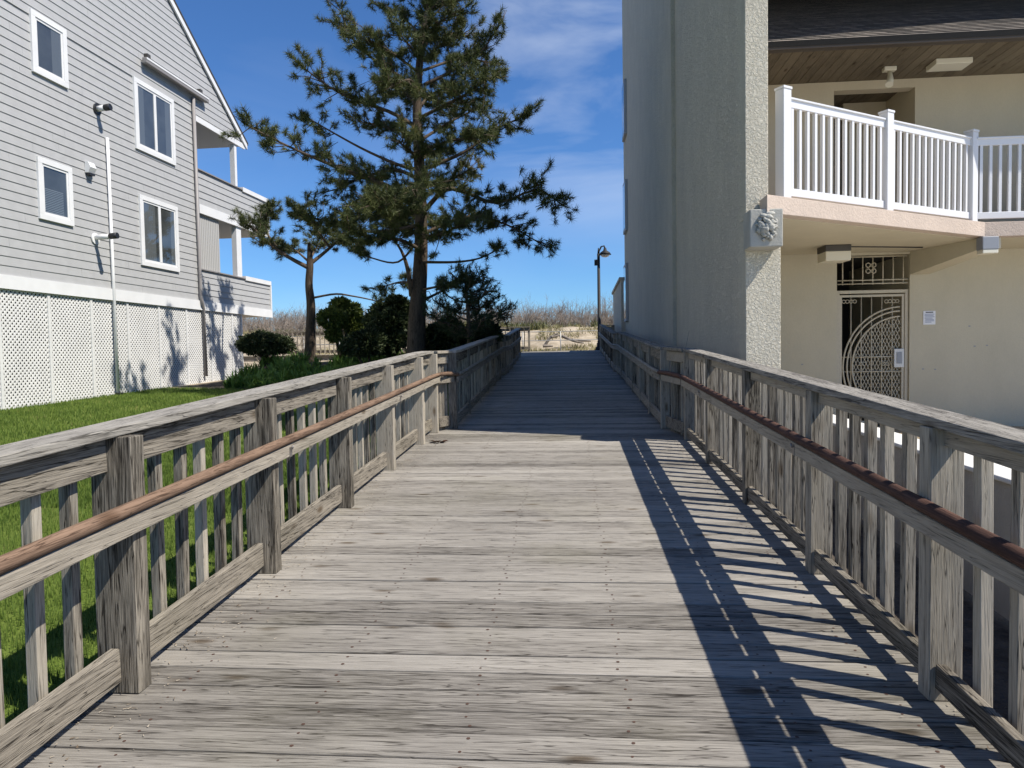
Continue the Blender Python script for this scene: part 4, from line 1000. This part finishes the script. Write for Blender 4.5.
def small_pine():
    Y = 20.3; g = at(309, 350, Y); gz = float(ground_z(g.x, Y))
    t = thing('pine_tree', (g.x, Y, gz), 'smaller leaning pine with forked flat crown between the house and the tall pine', 'tree', 'pines in the planting bed')
    A = lambda x, y, dy=0.0: at(x, y, Y+dy)
    trunk = [Vector((g.x, Y, gz-.1)), A(311, 310), A(309, 285), A(310, 264), A(309, 243)]
    B = []
    def b(pts, r=.06, fs=.3, dens=17, sp=.5): dens *= 1.2; B.append(([A(*p) for p in pts], r, fs, dens, sp))
    b([(309, 268, 0), (290, 258, -.2), (272, 246, -.4), (258, 232, -.5), (246, 224, -.6)], .07, .35, 18, .42)
    b([(285, 255, -.2), (268, 235, .2), (266, 218, .4), (270, 208, .4)], .04, .35, 18, .35)
    b([(310, 264, 0), (325, 252, .2), (338, 240, .3), (352, 222, .4), (362, 212, .5)], .06, .35, 17, .42)
    b([(330, 248, .2), (318, 232, -.2), (304, 218, -.4), (298, 212, -.4)], .04, .25, 18, .42)
    b([(335, 242, .2), (345, 240, -.6), (360, 245, -.9)], .03, .3, 16, .4)
    b([(309, 262, 0), (318, 245, .9), (330, 232, 1.5)], .04, .3, 16, .45)
    b([(309, 262, 0), (295, 250, .8), (282, 244, 1.3)], .04, .4, 14, .4)
    b([(312, 298, 0), (335, 294, -.2), (352, 296, -.3), (372, 300, -.4), (392, 306, -.4)], .035, .75, 14, .3)
    pine(t, trunk, [.17, .13, .11, .10, .04], B, M['needles'], .05, 60, .165, .0125)
small_pine()
def young_pine():
    Y = 15.2; g = at(470, 350, Y); gz = float(ground_z(g.x, Y))
    t = thing('pine_tree', (g.x, Y, gz), 'young dark pine with a spiky leader right beside the shaded railing', 'tree', 'pines in the planting bed')
    A = lambda x, y, dy=0.0: at(x, y, Y+dy)
    B = []
    for k in range(22):
        f = .12+.8*k/22; a = RNG.uniform(0, 2*math.pi); y0 = 350-80*f; rr = (1-f)*1.0+.18
        p0 = A(469-4*f, y0); p2 = p0+Vector((math.cos(a)*rr, math.sin(a)*rr*.8, .30*rr+.1)); p1 = p0.lerp(p2, .5)+Vector((0, 0, -.06))
        B.append(([p0, p1, p2], .022, .25, 13, .26))
    B.append(([A(466, 290), A(465, 280), A(465, 272)], .02, .1, 20, .12))
    pine(t, [Vector((g.x, Y, gz-.1)), A(469, 330), A(467, 300), A(465, 272)], [.06, .05, .03, .012], B, M['needles_dark'], .06, 24, .13, .013)
young_pine()
def shrub(name, label, x, y, Y, blobs, n, size, mt, cat='shrub', group=None, stem=True, fol='foliage'):
    c = at(x, y, Y); gz = float(ground_z(c.x, Y))
    t = thing(name, (c.x, Y, gz), label, cat, group); s = Y/710.0
    cs = []
    for (bx, by, rx, rz, dy) in blobs:
        p = at(bx, by, Y+dy); cs.append((tuple(p), (rx*s, max(rx*s*.9, .2), rz*s)))
    leaf_mass(t, cs, n, size, mt, fol)
    m = MB()
    for cc, r in cs:
        b0 = Vector((c.x, Y, gz-.05)); m.tube([b0, b0.lerp(Vector(cc), .5)+Vector((.03, 0, .05)), Vector(cc)+Vector((0, 0, r[2]*.3))], [.05, .035, .015], 6)
        for j in range(6):
            m.tube([Vector(cc), Vector(cc)+Vector((random.uniform(-1, 1)*r[0]*.7, random.uniform(-1, 1)*r[1]*.7, random.uniform(-.3, .8)*r[2]*.7))], [.015, .005], 4)
    part('stem', m, M['bark'], t)
SG = 'dark shrubs in the planting bed'
shrub('rounded_shrub', 'low rounded dark evergreen shrub next to the end of the lattice', 267, 352, 19.6, [(262, 343, 21, 11, 0), (279, 345, 15, 9, .2), (250, 345, 12, 8, -.2)], 9000, .075, M['shrub'], group=SG)
shrub('topiary_pine', 'clipped small pine with bright green rounded pads on a short bare stem', 340, 352, 19.0, [(332, 318, 13, 10, -.3), (348, 315, 14, 13, .2), (341, 305, 9, 7, 0), (334, 335, 8, 6, -.3), (356, 328, 10, 12, .3)], 11000, .085, M['topiary'], cat='tree', group=None)
shrub('evergreen_shrub', 'broad dark evergreen shrub just left of the tall pine trunk', 392, 352, 18.2, [(391, 328, 19, 18, 0), (380, 312, 10, 8, .5), (401, 310, 11, 12, .4), (385, 340, 19, 12, -.2), (373, 322, 8, 9, 0), (394, 302, 7, 6, .2)], 12000, .10, M['shrub'], group=SG)
shrub('mounded_shrub', 'low dark mounded shrub in front of the broad evergreen shrub', 368, 356, 17.6, [(368, 342, 19, 12, 0), (352, 347, 12, 8, 0)], 8000, .08, M['shrub'], group=SG)
shrub('mounded_shrub', 'dark mounded shrub close behind the shaded railing right of the tall pine', 441, 356, 16.5, [(444, 335, 17, 14, 0), (431, 343, 13, 10, .2), (453, 330, 9, 10, .3)], 8000, .085, M['shrub'], group=SG)
shrub('mounded_shrub', 'dense dark shrub at the foot of the young pine', 478, 354, 16.8, [(477, 337, 17, 13, 0), (491, 334, 9, 11, .3), (462, 344, 13, 9, 0)], 8000, .085, M['shrub'], group=SG)
# perennials on the bed: clumps of arching strap leaves
def bed():
    n = 1500; x = RNG.uniform(-8.9, -2.4, n); y = RNG.uniform(15.3, 20.3, n); e = 17.6-.25*(x+9.0)
    k = (y > e-.1+.35*vnoise(x, y, .7, 5)) & (y < e+2.3) & (vnoise(x, y, .6, 6) > .28); x, y = x[k], y[k]; n = len(x)
    z = ground_z(x, y); m = 20; h = RNG.uniform(.18, .42, n)
    X = np.repeat(x, m)+RNG.normal(0, .03, n*m); Y = np.repeat(y, m)+RNG.normal(0, .03, n*m); Z = np.repeat(z, m)-.02
    a = RNG.uniform(0, 2*np.pi, n*m); L_ = np.repeat(h, m)*RNG.uniform(.6, 1.25, n*m); w = RNG.uniform(.012, .024, n*m); o = RNG.uniform(.25, .95, n*m)
    ca, sa = np.cos(a), np.sin(a); pts = []
    for t, ww in ((0, .8), (.4, 1.0), (.75, .8), (1.0, .1)):
        r = L_*o*t**1.4; zz = Z+L_*(t*1.15-.62*o*t*t)
        pts.append(np.stack([X+ca*r-sa*w*ww, Y+sa*r+ca*w*ww, zz], -1)); pts.append(np.stack([X+ca*r+sa*w*ww, Y+sa*r-ca*w*ww, zz], -1))
    V = np.stack(pts, 1).reshape(-1, 3); b = np.arange(n*m)[:, None]*8
    Fc = np.concatenate([b+np.array([[0, 1, 3, 2]]), b+np.array([[2, 3, 5, 4]]), b+np.array([[4, 5, 7, 6]])])
    tag(link('bed_plants', np_mesh('bed_plants', V, Fc, M['perennial'])), 'leafy green perennials edging the lawn in front of the pines', 'plants', kind='stuff')
bed()
# bare shrubs
def twiggy(V0, n, h, spread, depth=3):
    """list of segments for one bare multi-stemmed shrub"""
    segs = []
    def grow(p, d, L, r, k):
        e = p+d*L; segs.append((p, e, r, r*.65))
        if k == 0: return
        for j in range(int(RNG.integers(2, 4))):
            nd = d+RNG.normal(0, .42, 3); nd[2] += .12; nd /= np.linalg.norm(nd)
            grow(p+(e-p)*RNG.uniform(.55, 1.0), nd, L*RNG.uniform(.5, .8), r*.6, k-1)
    for j in range(n):
        a = RNG.uniform(0, 2*np.pi); d = np.array([math.cos(a)*spread, math.sin(a)*spread, 1.0]); d /= np.linalg.norm(d)
        grow(np.array(V0)+np.array([math.cos(a), math.sin(a), 0])*.15, d, h*RNG.uniform(.3, .5), .02, depth)
    return segs
def seg_mesh(segs, thick=1.0):
    A = np.array([s[0] for s in segs]); B = np.array([s[1] for s in segs]); ra = np.array([s[2] for s in segs])[:, None]*thick; rb = np.array([s[3] for s in segs])[:, None]*thick
    d = B-A; d /= np.linalg.norm(d, axis=1, keepdims=True); x = np.cross(d, np.array([.31, .77, .55])); x /= np.linalg.norm(x, axis=1, keepdims=True); y = np.cross(d, x)
    V = []
    for base, r in ((A, ra), (B, rb)):
        for a in (0, 2.094, 4.189): V.append(base+(x*math.cos(a)+y*math.sin(a))*r)
    V = np.stack(V, 1).reshape(-1, 3); n = len(segs); o = np.arange(n)[:, None]*6
    Fc = np.concatenate([o+np.array([[0, 1, 4, 3]]), o+np.array([[1, 2, 5, 4]]), o+np.array([[2, 0, 3, 5]])])
    return V, Fc
for (x, Y, lab) in ((291, 27.0, 'bare leafless shrub behind the rounded evergreen beside the house'), (262, 29.0, 'thin bare shrub seen under the end of the lower balcony')):
    c = at(x, 345, Y); gz = float(ground_z(c.x, Y)); t = thing('bare_shrub', (c.x, Y, gz), lab, 'shrub', 'bare shrubs behind the house')
    V, Fc = seg_mesh(twiggy((c.x, Y, gz-.05), 11, 2.1, .7, 4), .8)
    link('branches', np_mesh('branches', V-np.array(t.location), Fc, M['twig']), t)
segs = []
for k in range(620):
    x = RNG.uniform(-30, 14); y = RNG.uniform(47.5, 58)
    segs += twiggy((x, y, float(ground_z(x, y))-.1), 5, RNG.uniform(1.6, 3.0), .45, 3)
V, Fc = seg_mesh(segs, 1.15)
tag(link('dune_scrub', np_mesh('dune_scrub', V, Fc, M['twig'])), 'bare grey brown scrub crowding the dune top', 'scrub', kind='stuff')
V, Fc = blades(26000, -30, 14, 46, 57, .55, .09, ground_z, lambda x, y: vnoise(x, y, 1.6, 12) > .5, lean=1.0)
tag(link('dune_undergrowth', np_mesh('dune_undergrowth', V, Fc, M['scrub_leaf'])), 'patchy green undergrowth at the foot of the dune scrub', 'undergrowth', kind='stuff')
V, Fc = blades(30000, -28, 14, 39.2, 48, .26, .05, ground_z, lambda x, y: vnoise(x, y, 1.2, 13) > .50, lean=1.2)
tag(link('dune_grass', np_mesh('dune_grass', V, Fc, M['dunegrass'])), 'dry dune grass in tufts on the pale sand', 'grass', kind='stuff')
# fallen branches on the dune
def driftwood(label, paths):
    c = Vector(paths[0][0]); t = thing('fallen_branch', c, label, 'branch', 'fallen branches on the dune')
    m = MB()
    for p in paths: m.tube(bez(p, 10), np.linspace(.10, .04, 10), 7)
    part('wood', m, M['deadwood'], t)
def dn(x, y, Y): return at(x, y, Y)
driftwood('crooked dead branch leaning over the sand behind the pipe fence', [[dn(544, 347, 40.4), dn(550, 338, 40.4), dn(558, 333, 40.5)], [dn(551, 337, 40.4), dn(561, 335, 40.6)], [dn(543, 346, 40.3), dn(553, 346, 40.3)]])
driftwood('long fallen branch lying across the sand at right behind the pipe fence', [[dn(562, 336, 40.8), dn(574, 341, 40.6), dn(584, 343, 40.6)], [dn(572, 340, 40.6), dn(591, 341, 40.8)]])

# ------------------------------------------------------------------ small things on the deck
m = MB(); random.seed(5)
c = Vector((-1.62, 8.55, dz(8.55)))
for k in range(9):
    a = random.uniform(0, 6.28); v = Vector((math.cos(a), math.sin(a), 0)); w = Vector((-v.y, v.x, 0))
    p = c+v*.02
    m.add([p, p+v*.05+w*.025+Vector((0, 0, .03)), p+v*.10+Vector((0, 0, .012+random.uniform(0, .03))), p+v*.05-w*.025+Vector((0, 0, .025))], [(0, 1, 2, 3)])
solo('dead_leaves', m, simple('brown_leaf', (.10, .055, .035), .8), 'small clump of dead brown leaves on the deck by the last left railing post', 'leaves', loc=tuple(c))
m = MB(); a = Vector((1.47, 9.3, dz(9.3)-.2)); m.tube([a, a+Vector((-.03, 0, .7)), a+Vector((.0, 0, 1.2)), a+Vector((.06, 0, 1.5))], [.008, .006, .005, .002], 5)
solo('weed_stalk', m, M['twig'], 'thin dry weed stalk standing behind the shaded return panel', 'plant', loc=tuple(a))

def litter():
    n = 1500; V = []
    side = RNG.random(n) < .62; y = .8+8.4*RNG.random(n)**.8
    x = np.where(side, -1.90+np.abs(RNG.normal(0, .16, n)), 1.46-np.abs(RNG.normal(0, .12, n)))
    a = RNG.uniform(0, np.pi, n); L_ = RNG.uniform(.004, .018, n)**1.0; w = RNG.uniform(.0012, .004, n)
    z = np.interp(y, PROF_Y, PROF_Z)+.006
    dx, dy = np.cos(a)*L_, np.sin(a)*L_; ex, ey = -np.sin(a)*w, np.cos(a)*w
    P = np.stack([np.stack([x-ex, y-ey, z], -1), np.stack([x+ex, y+ey, z+.002], -1), np.stack([x+dx+ex*.3, y+dy+ey*.3, z+.05*dy+.003], -1), np.stack([x+dx-ex*.3, y+dy-ey*.3, z+.05*dy+.002], -1)], 1).reshape(-1, 3)
    m, nt, N, L, b = mat('dry_litter'); g = N.new('ShaderNodeNewGeometry'); cr = N.new('ShaderNodeValToRGB')
    cr.color_ramp.elements[0].color = (.09, .06, .035, 1); cr.color_ramp.elements[1].color = (.36, .31, .24, 1)
    L.new(g.outputs['Random Per Island'], cr.inputs[0]); L.new(cr.outputs[0], b.inputs['Base Color'])
    tag(link('deck_litter', np_mesh('deck_litter', P, np.arange(4*n).reshape(-1, 4), m)), 'dry needles and grit gathered along the deck edges', 'litter', kind='stuff')
litter()
